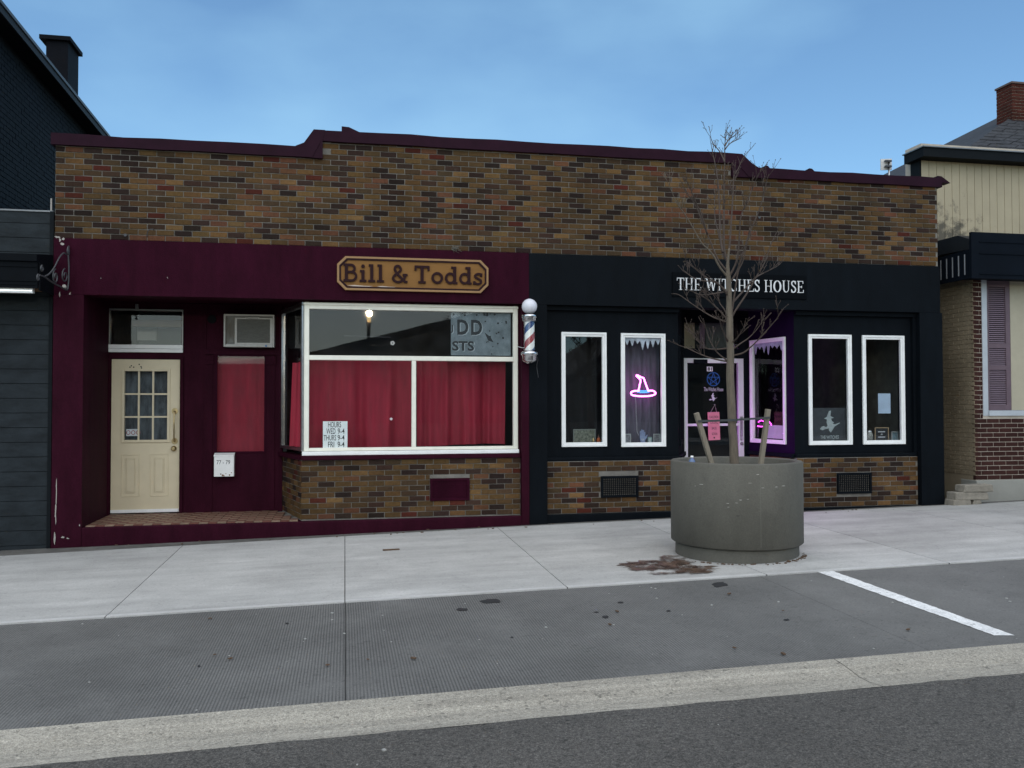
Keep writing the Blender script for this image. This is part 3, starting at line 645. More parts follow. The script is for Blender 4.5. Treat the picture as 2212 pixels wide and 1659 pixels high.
# sidelight with red curtain
sl = wall_with_holes('sidelight', MAROON, bl, sx0-0.012, sx1+0.012, sz0-0.012, sz1+0.012, [(sx0+0.012, sx1-0.012, sz0+0.012, sz1-0.012)], REC-0.012, REC-0.001)
box('pane', GLASS_D, sl, sx0+0.001, sx1-0.001, REC+0.03, REC+0.035, sz0+0.001, sz1-0.001)
CURT = mat('red_curtain_cloth', (0.27, 0.0080, 0.026), 0.75, var=0.22, scale=3, bump=0.1, bscale=300, stretch=(4, 1, 0.6))
def curtain(name, label, x0, x1, z0, z1, y, waves, amp, seed, grp='red curtains behind the barber shop glass', rot=None):
    r = random.Random(seed); ph = [r.uniform(0, 6.28) for _ in range(4)]; ks = [waves*f for f in (1, 1.73, 3.1, 5.3)]; am = [.8, .6, .42, .22]
    def f(u, v):
        s = sum(a*math.sin(k*u*6.28+p+v*0.5*math.sin(p)) for a, k, p in zip(am, ks, ph))
        x = x0+(x1-x0)*(u+0.012*(1-v)*math.sin(9*u+ph[0])); yy = y+amp*s*(0.55+0.45*(1-v))
        return (x, yy, z0+(z1-z0)*v+0.012*math.sin(5*u+ph[1])*(1-v))
    return tag(MB().sheet(f, 90, 14).build(name, CURT), label, 'curtain', grp)
curtain('curtain', 'red curtain in the narrow sidelight under the air conditioner', sx0-0.05, sx1+0.05, sz0-0.1, sz1+0.03, REC+0.10, 1.1, 0.008, 3)

# ---- barber shop display window
YW = 0.1
wx0, wx1 = AX(657, 820, YW), AX(1118, 820, YW); wz0, wz1 = AZ(880, 981, YW), AZ(880, 657, YW)
fm = MB(); ft = 0.06
tz_a, tz_b = AZ(900, 779.5, YW), AZ(900, 769.5, YW); mx_a, mx_b = AX(889, 880, YW), AX(898.5, 880, YW)
fm.box(wx0, wx0+ft, YW-0.03, YW+0.05, wz0+0.05, wz1).box(wx1-ft, wx1, YW-0.03, YW+0.05, wz0+0.05, wz1)
fm.box(wx0+ft, wx1-ft, YW-0.03, YW+0.05, wz1-0.085, wz1-0.002).box(wx0+ft, wx1-ft, YW-0.03, YW+0.05, wz0+0.052, wz0+0.09)
fm.box(wx0+ft, wx1-ft, YW-0.032, YW+0.05, tz_a, tz_b).box(mx_a, mx_b, YW-0.03, YW+0.05, wz0+0.09, tz_a)
shopw = fm.build('display_window', WHITE_W, bl, 0.006)
box('sill', WHITE, shopw, wx0-0.02, wx1+0.005, YW-0.07, YW+0.05, wz0, wz0+0.048, bevel=0.005)
box('drip_mould', WHITE_W, shopw, wx0-0.01, wx1, YW-0.05, YW-0.031, wz1-0.035, wz1-0.015)
box('pane', GLASS_D, shopw, wx0+ft, wx1-ft, YW+0.01, YW+0.016, tz_b, wz1-0.086)
box('pane', GLASS, shopw, wx0+ft, mx_a, YW+0.01, YW+0.016, wz0+0.09, tz_a)
box('pane', GLASS, shopw, mx_b, wx1-ft, YW+0.01, YW+0.016, wz0+0.09, tz_a)
ra = math.atan2(REC-YW, x_ret-wx0); rl = math.hypot(REC-YW, x_ret-wx0)      # splayed return
rt_ = MB(); P0 = (wx0, YW)
rp_ = MB().obox(P0, ra, 0.005, 0.055, -0.02, 0.03, wz0+0.05, wz1).obox(P0, ra, rl-0.05, rl, -0.02, 0.03, wz0+0.05, wz1).obox(P0, ra, 0.055, rl-0.05, -0.02, 0.03, wz0+0.05, wz0+0.09).obox(P0, ra, 0.055, rl-0.05, -0.02, 0.03, wz1-0.06, wz1)
ret = rp_.build('return_window', STEEL, bl)
MB().obox(P0, ra, 0.055, rl-0.05, 0.0, 0.006, wz0+0.09, wz1-0.06).build('pane', GLASS_D, ret)
# header above window, maroon sill below
box('window_header', MAROON, bl, wx0-0.01, x_wr-0.002, YW-0.02, YW+0.14, wz1+0.002, z_fb+0.048)
MB().obox(P0, ra, 0.0, rl, -0.06, 0.02, wz1+0.003, z_fb+0.047).build('window_header', MAROON, bl)
zs_b = AZ(880, 991, YW)
box('window_ledge', MAROON_R, bl, wx0-0.03, x_wr-0.002, YW-0.085, YW+0.15, zs_b, wz0-0.002, bevel=0.01)
MB().obox(P0, ra, 0.0, rl, -0.10, 0.06, zs_b+0.001, wz0-0.004).build('window_ledge', MAROON_R, bl)
box('window_side', MAROON_R, bl, wx1+0.001, x_wr-0.001, YW-0.02, YW+0.1, zs_b, wz1)
# brick stall riser
YB = 0.045
xw0 = AX(650, 1050, YB)
rb = box('stall_riser', MORTAR, bl, xw0+0.012, x_wr-0.003, YB+0.008, YB+0.2, z_flr-0.1, zs_b-0.002)
zb0, zb1 = z_flr+0.002, zs_b-0.004
ra2 = math.atan2(REC-YB, x_ret-xw0); rl2 = math.hypot(REC-YB, x_ret-xw0)
rb2 = MB().obox((xw0, YB), ra2, 0.015, rl2, -0.2, -0.008, z_flr-0.1, zs_b-0.002).build('stall_riser', MORTAR, bl)
vx0, vx1, vz0, vz1 = AX(929, 1057, YB), AX(1014, 1057, YB), AZ(970, 1081, YB), AZ(970, 1033, YB)
lay(rb, (xw0, YB), 0.0, x_wr-0.004-xw0, zb0, zb1, cut=(vx0-xw0, vx1-xw0, vz0, vz1))
lay(rb2, (x_ret, REC), ra2+math.pi, rl2, zb0, zb1, start=1)
def vent(m, x0, x1, z0, z1, y, nx, nz_):
    fb = MB(); t = 0.03
    fb.box(x0, x0+t, y-0.018, y+0.03, z0, z1).box(x1-t, x1, y-0.018, y+0.03, z0, z1).box(x0+t, x1-t, y-0.018, y+0.03, z0, z0+t).box(x0+t, x1-t, y-0.018, y+0.03, z1-t, z1)
    f = fb.build('vent_grille', m, bl)
    box('backing', DARK if m is BLACKP else m, f, x0+t, x1-t, *((y+0.02, y+0.03) if m is BLACKP else (y-0.004, y+0.03)), z0+t, z1-t)
    bb = MB()
    for i in range(1, nx): xx = x0+t+(x1-x0-2*t)*i/nx; bb.box(xx-0.004, xx+0.004, y-0.006, y+0.02, z0+t, z1-t)
    for i in range(1, nz_): zz = z0+t+(z1-z0-2*t)*i/nz_; bb.box(x0+t, x1-t, y-0.008, y+0.018, zz-0.004, zz+0.004)
    tag(bb.build('grille_bars', m, f), kind='stuff')
vent(MAROON, vx0, vx1, vz0, vz1, YB, 14, 8)
# inside the barber shop
curtain('curtain', 'broad red curtain behind the left lower pane of the barber shop window', wx0+0.05, mx_a+0.06, wz0+0.06, tz_a+0.03, YW+0.21, 1.7, 0.046, 5)
curtain('curtain', 'red curtain bunched behind the right lower pane of the barber shop window', mx_a+0.08, wx1-0.12, wz0+0.10, tz_a+0.03, YW+0.22, 2.0, 0.05, 12)
def side_c(u, v):
    a = wx0-0.02-0.10*u+0.03*math.sin(u*14)*1.0; b = YW+0.12+0.30*u
    return (a-0.05*(1-v)*math.sin(u*3)+0.035*math.sin(u*22), b, wz0+0.1+(tz_a-0.02-wz0-0.1)*v)
tag(MB().sheet(side_c, 30, 6).build('curtain', CURT), 'red curtain with metal eyelets in the angled side of the barber window', 'curtain', 'red curtains behind the barber shop glass')
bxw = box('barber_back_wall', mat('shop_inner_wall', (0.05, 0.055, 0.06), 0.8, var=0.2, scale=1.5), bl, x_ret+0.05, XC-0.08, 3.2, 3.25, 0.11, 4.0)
box('window_board', DARK, bl, wx0+0.1, wx1, YW+0.06, 0.9, wz0-0.03, wz0+0.04)
# papers in the barber window
def poster(name, label, cat, m, xa, ya, xb, yb, Y, th=0.002, grp=None):
    x0, x1, z0, z1 = AX(xa, (ya+yb)/2, Y), AX(xb, (ya+yb)/2, Y), AZ((xa+xb)/2, yb, Y), AZ((xa+xb)/2, ya, Y)
    o = thing(name, label, cat, ((x0+x1)/2, Y, z0), grp)
    box('sheet', m, o, x0, x1, Y, Y+th, z0, z1)
    return o, x0, x1, z0, z1
o, x0, x1, z0, z1 = poster('opening_hours_card', 'white card of opening hours standing in the barber window', 'sign', mat('white_card', (0.93, 0.97, 0.96), 0.6, var=0.08, scale=8), 697.5, 910, 750.5, 971, YW+0.03)
rows = [('HOURS', .21, .74, .02, .22), ('WED', .14, .51, .25, .45), ('9-4', .60, .88, .25, .45), ('THURS', .03, .54, .485, .68), ('9-4', .60, .88, .485, .68), ('FRI', .21, .46, .72, .92), ('9-4', .60, .88, .72, .92), ('S', .2, .3, .945, .995), ('12', .75, .86, .945, .995)]
for s_, a, b, c, d in rows:
    text_mb(s_, x0+(x1-x0)*a, x0+(x1-x0)*b, z1-(z1-z0)*d, z1-(z1-z0)*c, YW+0.0285, bold=0.004).build('lettering', BLACKINK, o)
o, x0, x1, z0, z1 = poster('faded_poster', 'grey blue sheet with faded DD and STS letters behind upper pane', 'poster', mat('sun_bleached_sheet', (0.125, 0.155, 0.172), 0.7, var=0.25, scale=7, color2=(0.17, 0.205, 0.225)), 974, 672, 1103, 768, YW+0.03)
W2 = x1-x0; H2 = z1-z0
DK = mat('faded_print', (0.018, 0.022, 0.026), 0.7); PL = mat('peeled_edge', (0.33, 0.37, 0.39), 0.7)
for s_, a, b, c, d in (('J', .0, .035, .32, .5), ('D', .105, .29, .2, .54), ('D', .335, .52, .2, .54), ('STS', .02, .385, .68, .9)):
    text_mb(s_, x0+W2*a+0.012, x0+W2*b+0.012, z1-H2*d-0.008, z1-H2*c-0.008, YW+0.0292, bold=0.03).build('peeled_outline', PL, o)
    text_mb(s_, x0+W2*a, x0+W2*b, z1-H2*d, z1-H2*c, YW+0.0284, bold=0.03).build('lettering', DK, o)
for k in range(34):
    a, c = rnd.uniform(0.03, 0.97), rnd.choice([rnd.uniform(.03, .1), rnd.uniform(.03, .97)])
    if a < 0.55 and c > 0.15: a = rnd.uniform(0.56, 0.97)
    r = rnd.uniform(0.006, 0.017)
    pts = [(x0+W2*a+r*rnd.uniform(.7, 1.2)*math.cos(i*.785), z1-H2*c+r*rnd.uniform(.7, 1.2)*math.sin(i*.785)) for i in range(8)]
    MB().prism(pts, YW+0.0285, YW+0.0292).build('blotch', DK, o)
MB().prism([(x0+W2*.56, z1-H2*.48), (x0+W2*.66, z1-H2*.58), (x0+W2*.71, z1-H2*.7), (x0+W2*.62, z1-H2*.66)], YW+0.028, YW+0.029).build('tear', DK, o)
tag(MB().tube([(AX(742, 722, YW), YW+0.2, AZ(742, 722, YW)), (AX(845, 726, YW), YW+0.2, AZ(845, 726, YW))], 0.006, 8).build('hanging_rod', IRON), 'thin black rod with knob ends hanging behind the upper barber pane', 'rod')
fl = MB(); cxp, czp = at(848, 741, YW)
for i in range(5): a = i*1.256; fl.prism([(cxp+0.018*math.cos(a)+0.012*math.cos(k*.9), czp+0.018*math.sin(a)+0.012*math.sin(k*.9)) for k in range(7)], YW+0.006-0.0004*i, YW+0.008)
tag(fl.build('suction_hook', mat('hook_grey', (0.4, 0.4, 0.38), 0.6)), 'small pale flower shaped hook stuck on the upper barber pane', 'hook')
cx_, cz_ = at(845, 905, YW)
tag(MB().tube([(cx_, YW+0.001, cz_), (cx_, YW+0.009, cz_)], 0.017, 20).build('suction_cup', mat('hook_white', (0.55, 0.5, 0.5), 0.6)), 'round pale suction cup on the glass before the red curtain', 'suction cup')

# ---- black shop: window panels
YP = 0.1
z_sill = AZ(1330, 986, YP); z_brk = AZ(1330, 990, YP)
x_e0, x_e1 = AX(1465, 850, YP), AX(1716, 850, YP)
wins = [(1212.3, 1309.8, 718, 965, 1260), (1341, 1437, 720.5, 965, 1390), (1745.7, 1839, 722.8, 961, 1792), (1862.4, 1953, 725, 959.7, 1908)]
holes = []
for a, b, c, d, xm in wins: holes.append((AX(a, 840, YP), AX(b, 840, YP), AZ(xm, d, YP), AZ(xm, c, YP)))
inset = 0.03
def sh(h): return (h[0]+inset, h[1]-inset, h[2]+inset, h[3]-inset)
wall_with_holes('window_panel', BLACKP, bl, x_c1+0.001, x_e0, z_sill, z_bb+0.03, [sh(h) for h in holes[:2]], YP, YP+0.1)
wall_with_holes('window_panel', BLACKP, bl, x_e1, x_c2-0.001, z_sill, z_bb+0.03, [sh(h) for h in holes[2:]], YP, YP+0.1)
for (a, b) in ((x_c1+0.002, x_e0), (x_e1, x_c2-0.002)):
    box('ledge', BLACKP, bl, a, b, YP-0.05, YP+0.12, z_sill-0.05, z_sill-0.001, bevel=0.01)
    box('panel_head_trim', BLACKP, bl, a, b, YP-0.06, YP-0.001, z_bb-0.06, z_bb-0.002)
box('panel_side_trim', BLACKP, bl, x_c2-0.05, x_c2-0.002, YP-0.05, YP-0.002, z_sill, z_bb-0.062)
box('panel_side_trim', BLACKP, bl, x_c1+0.002, x_c1+0.02, YP-0.05, YP-0.002, z_sill, z_bb-0.062)
def cased_window(h, y, parent=bl):
    x0, x1, z0, z1 = h; mb = MB()
    for o_, yy, t in ((0.0, 0.026, 0.03), (0.029, 0.016, 0.028)):
        a, b, c, d = x0+o_, x1-o_, z0+o_, z1-o_
        mb.box(a, a+t, y-yy, y+0.03, c, d).box(b-t, b, y-yy, y+0.03, c, d).box(a+t, b-t, y-yy, y+0.03, c, c+t).box(a+t, b-t, y-yy, y+0.03, d-t, d)
    w = mb.build('window', WHITE, parent, 0.004)
    box('pane', GLASS, w, x0+0.05, x1-0.05, y+0.005, y+0.01, z0+0.05, z1-0.05)
    return w
for h in holes: cased_window(h, YP)
# brick under the panels
zbL0, zbR0 = AZ(1181, 1108, YB), AZ(1900, 1094, YB)
zt_b = z_sill-0.053
zb_bot = 0.5*(AZ(1250, 1108, YB)+AZ(1900, 1093, YB))
for (a, b, vxa, vxb, vya, vyb) in ((x_c1+0.002, x_e0, 1298, 1378.5, 1028, 1074), (x_e1, x_c2-0.002, 1808, 1882, 1021, 1066)):
    r_ = box('stall_riser', MORTAR, bl, a, b, YB+0.008, YB+0.2, 0.0, zt_b)
    xm = (vxa+vxb)/2
    v = (AX(vxa, 1050, YB), AX(vxb, 1050, YB), AZ(xm, vyb, YB), AZ(xm, vya, YB))
    lay(r_, (a, YB), 0.0, b-a, zb_bot, zt_b-0.002, cut=(v[0]-a, v[1]-a, v[2], v[3]))
    vent(BLACKP, *v, YB, 16, 9)
    pm = MB().prism([(a, gz(a, 0)-0.1), (b, gz(b, 0)-0.1), (b, zb_bot-0.002), (a, zb_bot-0.002)], -0.0, 0.2); pm.build('plinth', BLACKP, bl, 0.01)
# ---- black shop: entrance recess
REC2 = 1.1
xd0, xd1 = AX(1477, 900, REC2), AX(1606, 900, REC2)
dzt = AZ(1540, 774, REC2); dzb = gz(5, 0)+0.03
xr0 = AX(1618, 900, REC2)
angL = math.atan2(REC2-YP, (xd0-0.02)-x_e0); lenL = math.hypot(REC2-YP, (xd0-0.02)-x_e0)
angR = math.atan2(REC2-YP, xr0-x_e1); lenR = math.hypot(REC2-YP, xr0-x_e1)
tpa, tpb, tpc, tpd = AX(1478, 725, REC2), AX(1597, 725, REC2), AZ(1540, 753, REC2), AZ(1540, 697, REC2)
wall_with_holes('entrance_wall', BLACKP, bl, xd0-0.25, xr0+0.15, -0.1, z_bb+0.4, [(xd0, xd1, -0.1, dzt), (tpa, tpb, tpc, tpd)], REC2, REC2+0.08)
box('recess_ceiling', BLACKP, bl, x_e0-0.1, x_e1+0.1, 0.252, REC2+0.1, z_bb+0.2, z_bb+0.25)
gsheet(MB(), x_e0-0.1, x_e1+0.1, 0.0, REC2+0.1, 0.006, 0.05).build('recess_floor', SLABM, bl)
# the two splayed cheeks, each a panel with a cased window on a brick riser
def cheek(p0, ang, ln, flip, wa, wb, wz0_, wz1_, fm_=None):
    """flip=-1: outside face at local y<0 (ang runs front to back with the recess on its left)"""
    def tr(mb):
        c, s = math.cos(ang), math.sin(ang)
        return MB().add([(p0[0]+x*c-y*flip*s, p0[1]+x*s+y*flip*c, z) for x, y, z in mb.v], [f if flip > 0 else f[::-1] for f in mb.f])
    def hole_wall(x0, x1, z0, z1, h, y0, y1):
        m = MB().box(x0, h[0], y0, y1, z0, z1).box(h[1], x1, y0, y1, z0, z1).box(h[0], h[1], y0, y1, z0, h[2]).box(h[0], h[1], y0, y1, h[3], z1); return m
    h = (wa, wb, wz0_, wz1_)
    pan = tr(hole_wall(0.002, ln, z_sill, z_bb+0.2, sh(h), 0, 0.06)).build('cheek_panel', BLACKP if fm_ else mat('neon_tinted_black', (0.011, 0.0042, 0.020), 0.6, var=0.2, spec=0.05), bl)  # right cheek: purple neon glow put into the panel's base colour
    mb = MB()
    for o_, yy, t in ((0.0, 0.026, 0.03), (0.029, 0.016, 0.028)):
        a, b, c, d = h[0]+o_, h[1]-o_, h[2]+o_, h[3]-o_
        mb.box(a, a+t, -yy, 0.03, c, d).box(b-t, b, -yy, 0.03, c, d).box(a+t, b-t, -yy, 0.03, c, c+t).box(a+t, b-t, -yy, 0.03, d-t, d)
    w = tr(mb).build('window', fm_ or WHITE, bl, 0.004)
    tr(MB().box(h[0]+0.05, h[1]-0.05, 0.005, 0.01, h[2]+0.05, h[3]-0.05)).build('pane', GLASS, w)
    tr(MB().box(0.0, ln, -0.05, 0.06, z_sill-0.05, z_sill-0.001)).build('ledge', BLACKP, bl)
    rs = tr(MB().box(0.01, ln, 0.058, 0.2, 0.0, zt_b)).build('stall_riser', MORTAR, bl)
    return tr, rs
cz0, cz1 = AZ(1660, 962, 0.5), AZ(1660, 731, 0.5)
cz0, cz1 = holes[1][2]+0.0, holes[1][3]
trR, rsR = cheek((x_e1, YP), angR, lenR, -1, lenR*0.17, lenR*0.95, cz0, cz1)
trL, rsL = cheek((x_e0, YP), angL, lenL, 1, lenL*0.10, lenL*0.92, cz0, cz1, BLACKP)
trR(MB().box(0.34, lenR+0.1, 0.30, 0.32, 0.11, 3.4)).build('added_light_block', mat('light_block_black', (0.005, 0.005, 0.006), 0.9, spec=0.0), bl)  # added black screen that keeps the neon light out of the shop interior
cR, sR = math.cos(angR), math.sin(angR)
lay(rsR, (xr0+0.05*sR*0, REC2), angR+math.pi, lenR, zb_bot, zt_b-0.002)
# shop door of white aluminium
dr = MB(); ts = 0.055; yd = REC2+0.01
dr.box(xd0+0.001, xd0+ts, yd-0.03, yd+0.03, dzb, dzt-0.001).box(xd1-ts*1.6, xd1-0.001, yd-0.03, yd+0.03, dzb, dzt-0.001).box(xd0+ts, xd1-ts*1.6, yd-0.03, yd+0.03, dzt-0.07, dzt-0.001).box(xd0+ts, xd1-ts*1.6, yd-0.03, yd+0.03, dzb, dzb+0.2)
zr = AZ(1540, 917.5, REC2)
dr.box(xd0+ts, xd1-ts*1.6, yd-0.026, yd+0.026, zr-0.018, zr+0.018)
door2 = dr.build('glazed_door', mat('white_aluminium', (0.62, 0.62, 0.62), 0.4, var=0.05), bl, 0.004)
box('pane', GLASS, door2, xd0+ts, xd1-ts*1.6, yd, yd+0.006, zr+0.018, dzt-0.07)
box('pane', GLASS, door2, xd0+ts, xd1-ts*1.6, yd, yd+0.006, dzb+0.2, zr-0.018)
box('door_closer', BLACKP, door2, AX(1497, 781, REC2), AX(1524, 781, REC2), yd-0.075, yd-0.031, dzt-0.075, dzt-0.02)
box('closer_cover', WHITE, door2, AX(1525, 781, REC2), AX(1552, 781, REC2), yd-0.07, yd-0.031, dzt-0.072, dzt-0.018)
box('latch_plate', STEEL, door2, xd1-ts*1.2, xd1-ts*0.5, yd-0.045, yd-0.031, AZ(1600, 950, REC2), AZ(1600, 900, REC2))
MB().tube([(xd1-ts*.8, yd-0.031, AZ(1600, 958, REC2)), (xd1-ts*.8, yd-0.05, AZ(1600, 958, REC2))], 0.022, 16).build('lock_cylinder', STEEL, door2)
tw = MB(); 
tw.box(tpa+0.001, tpb-0.001, REC2+0.03, REC2+0.04, tpc+0.001, tpd-0.001)
ow = tw.build('transom_pane', GLASS, bl)
box('transom_board', mat('tan_board', (0.30, 0.24, 0.15), 0.8, var=0.15, scale=9), bl, tpa+0.01, AX(1506, 725, REC2), REC2+0.09, REC2+0.1, tpc+0.002, tpd+0.02)
box('transom_post', mat('mauve_board', (0.16, 0.10, 0.13), 0.8), bl, AX(1517, 725, REC2), AX(1528, 725, REC2), REC2+0.09, REC2+0.1, tpc+0.002, tpd+0.02)
box('transom_screen', mat('grey_screen', (0.075, 0.08, 0.075), 0.8), bl, AX(1531, 725, REC2), tpb-0.05, REC2+0.11, REC2+0.12, tpc+0.002, tpd+0.02)
# decals on the door glass
yg = yd-0.0016
BLUE = mat('blue_decal', (0.012, 0.09, 0.30), 0.6); PALE = mat('pale_decal', (0.5, 0.5, 0.53), 0.7)
def dec(xp, yp, Y=REC2): return at(xp, yp, Y)
o_ = box('number_plate', mat('white_sticker', (0.75, 0.75, 0.75), 0.5), door2, *[dec(1527.5, 800)[0], dec(1540, 800)[0]], yg, yg+0.0014, dec(1533, 802)[1], dec(1533, 792)[1])
text_mb('81', dec(1529, 800)[0], dec(1538.5, 800)[0], dec(1533, 800.8)[1], dec(1533, 793.2)[1], yg-0.0006, bold=0.03).build('lettering', BLACKINK, o_)
cx_, cz_ = dec(1541.6, 819); r5 = 0.098
mb = MB(); stroke(mb, arc(cx_, cz_, r5, r5, 0, 360, 40), 0.012, yg, yg+0.001)
st5 = [(cx_+r5*0.97*math.cos(math.radians(90+144*i)), cz_+r5*0.97*math.sin(math.radians(90+144*i))) for i in range(6)]
for i in range(5): stroke(mb, st5[i:i+2], 0.010, yg-0.0002*(i+1), yg+0.0008)
mb.build('pentagram_decal', BLUE, door2)
text_mb('The Witches House', dec(1521, 841)[0], dec(1563, 841)[0], dec(1541, 845)[1], dec(1541, 836.5)[1], yg, bold=0.004).build('lettering', PALE, door2)
# a small figure in a pointed hat riding a broom, as one cut-out
WITCH = [(-.50, .02), (-.42, .14), (-.28, .18), (-.14, .12), (-.06, .20), (-.12, .36), (-.10, .52), (-.26, .56), (-.10, .66), (.02, .95), (.14, .98), (.10, .70), (.30, .60), (.14, .56), (.18, .44), (.30, .36), (.22, .30), (.36, .26), (.62, .36), (.64, .32), (.34, .16), (.26, .04), (.12, -.16), (.02, -.06), (.0, .06), (-.2, .02), (-.36, -.04)]
def witch(parent, cx, cz, h, y, m, flip=1):
    poly = [(cx+flip*x*h, cz+(z-0.4)*h) for x, z in WITCH]
    MB().prism(poly, y, y+0.001).build('witch_cutout', m, parent)
cx_, cz_ = dec(1540, 858); witch(door2, cx_, cz_, 0.11, yg, PALE)
# hanging notice on the door
hx0, hx1, hz0, hz1 = AX(1529, 920, REC2-0.04), AX(1554, 920, REC2-0.04), AZ(1541, 951, REC2-0.04), AZ(1541, 890.5, REC2-0.04)
hs = thing('hanging_notice', 'pink wooden notice hanging by a string on the black shop door', 'sign', ((hx0+hx1)/2, REC2-0.03, hz0))
PINK = mat('pink_board', (0.50, 0.20, 0.20), 0.7, var=0.12, scale=9)
yn = yd-0.05
MB().prism([(hx0, hz1), (hx1, hz1+0.004), (hx1+0.012, hz0+0.006), (hx0+0.012, hz0)], yn, yn+0.008).build('board', PINK, hs)
ap = (AX(1541.8, 874, REC2), yn+0.003, AZ(1541.8, 874, REC2))
MB().tube([(hx0+0.04, yn-0.002, hz1-0.01), ap, (hx1-0.04, yn-0.002, hz1-0.01)], 0.003, 6).build('string', mat('string', (0.4, 0.36, 0.3), 0.9), hs)
MB().tube([(ap[0], yd-0.031, ap[2]), (ap[0], yn, ap[2])], 0.006, 6).build('hook', STEEL, hs)
hw, hh = hx1-hx0, hz1-hz0
for s_, zc_, w_ in (('CAULDRON', .83, .78), ('COOLING', .63, .66), ('BACK', .43, .42), ('SOON', .23, .46)):
    c_ = hx0+hw*.52+.012*(1-zc_); text_mb(s_, c_-hw*w_/2, c_+hw*w_/2, hz0+hh*(zc_-.045), hz0+hh*(zc_+.045), yn-0.0008, bold=0.01).build('lettering', BLACKINK, hs)
MB().tube([(hx0+hw*.55, yn-0.0012, hz0+hh*.09), (hx0+hw*.55, yn+0.001, hz0+hh*.09)], 0.013, 10).build('painted_cauldron', BLACKINK, hs)
# inside the black shop
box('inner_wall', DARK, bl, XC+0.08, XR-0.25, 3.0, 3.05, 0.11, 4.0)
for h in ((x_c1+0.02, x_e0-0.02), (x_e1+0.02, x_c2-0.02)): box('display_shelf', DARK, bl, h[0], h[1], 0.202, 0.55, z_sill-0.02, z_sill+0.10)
for (a, b) in ((holes[0], holes[1]),):
    pass
VOILE = mat('grey_voile', (0.115, 0.108, 0.14), 0.9, var=0.35, scale=5, stretch=(6, 1, 0.7))
h = holes[1]
tag(MB().sheet(lambda u, v: (h[0]-0.02+(h[1]-h[0]+0.04)*u, 0.36+0.012*math.sin(u*21)+0.01*math.sin(u*37+2), h[2]+(h[3]-h[2])*v), 60, 4).build('voile_curtain', VOILE), 'grey voile hanging behind the neon hat', 'curtain')
h = holes[0]
tag(MB().sheet(lambda u, v: (h[0]-0.02+(h[1]-h[0]+0.04)*u, 0.62+0.02*math.sin(u*17), h[2]+(h[3]-h[2])*v), 60, 4).build('dark_drape', mat('dark_drape_cloth', (0.016, 0.016, 0.018), 0.9)), 'black drape closing off the window nearest the barber pole', 'curtain')

# ---- set the bricks: the 300 that show largest are pieces of their own, the rest one joined part
def brick_mb(L, d=0.05):
    c = 0.0022; a, b = L/2, BH/2
    vs = [(-a, c, -b), (a, c, -b), (a, c, b), (-a, c, b), (-a+c, 0, -b+c), (a-c, 0, -b+c), (a-c, 0, b-c), (-a+c, 0, b-c), (-a, d, -b), (a, d, -b), (a, d, b), (-a, d, b)]
    fs = [(4, 5, 6, 7), (0, 1, 5, 4), (1, 2, 6, 5), (2, 3, 7, 6), (3, 0, 4, 7), (0, 8, 9, 1), (1, 9, 10, 2), (2, 10, 11, 3), (3, 11, 8, 0)]
    return vs, fs
def seen(bk):
    v = Vector((bk[1], bk[2]+D, bk[3]-CZ)); zc = v.dot(fwd); px = F*v.dot(rgt2)/zc+1106
    vis = 1.0
    if px < 119 or px > 2026: vis = 0
    if 1446 < px < 1733 and bk[3] < 1.1: vis = 0.2
    nrm = Vector((math.sin(bk[4]), -math.cos(bk[4]), 0)); vd = Vector((v.x, v.y, 0)).normalized()
    return vis*bk[5]*abs(nrm.dot(vd))/zc**2
BRICKS.sort(key=seen, reverse=True)
meshes = {}
def set_bricks(bricks, thing_, limit, mo, mv):
    stuff = MB(); cols = []
    for k, (wall, x, y, z, ang, L, c) in enumerate(bricks):
        if k < limit:
            key = (round(L, 3), mo.name)
            if key not in meshes:
                vs, fs = brick_mb(key[0]); me = bpy.data.meshes.new('brick'); me.from_pydata(vs, [], fs); me.update(); me.materials.append(mo); meshes[key] = me
            o = bpy.data.objects.new('brick', meshes[key]); col.objects.link(o); o.location = (x, y, z); o.rotation_euler = (0, 0, ang); o.color = c+(1,)
            adopt(o, wall)
        else:
            vs, fs = brick_mb(L); ca, sa = math.cos(ang), math.sin(ang)
            stuff.add([(x+a*ca-b*sa, y+a*sa+b*ca, z+e) for a, b, e in vs], fs); cols += [c+(1,)]*len(vs)
    if stuff.v:
        o = stuff.build('brickwork', mv, thing_); at_ = o.data.color_attributes.new('Col', 'FLOAT_COLOR', 'POINT')
        at_.data.foreach_set('color', [v for c in cols for v in c]); tag(o, kind='stuff')
set_bricks(BRICKS, bl, 300, BRICK_O, BRICK_V)

# ================================================================== THINGS ON THE SHOPS
# "Bill & Todds" sign
YS = YF-0.03
bx0, bx1 = AX(728, 593, YS), AX(1055, 593, YS)
bzt, bzb = AZ(890, 557.5, YS), AZ(890, 630, YS)
sg = thing('shop_sign', 'tan wooden board with chamfered corners and raised maroon letters on maroon fascia', 'sign', ((bx0+bx1)/2, YS, bzb))
TAN = mat('tan_sign_paint', (0.235, 0.112, 0.030), 0.6, spec=0.2, var=0.12, scale=4, stretch=(0.6, 1, 3)); RAIL = mat('sign_edge_paint', (0.30, 0.165, 0.065), 0.6, var=0.1); SMAR = mat('sign_maroon', (0.022, 0.0065, 0.0085), 0.6, spec=0.12)
def octo(o_, ch=0.10): 
    a, b, c, d = bx0+o_, bx1-o_, bzb+o_, bzt-o_; k = ch-o_*0.35
    return [(a+k, c), (b-k, c), (b, c+k), (b, d-k), (b-k, d), (a+k, d), (a, d-k), (a, c+k)]
MB().prism(octo(0.0), YS, YF-0.001).build('board', TAN, sg)
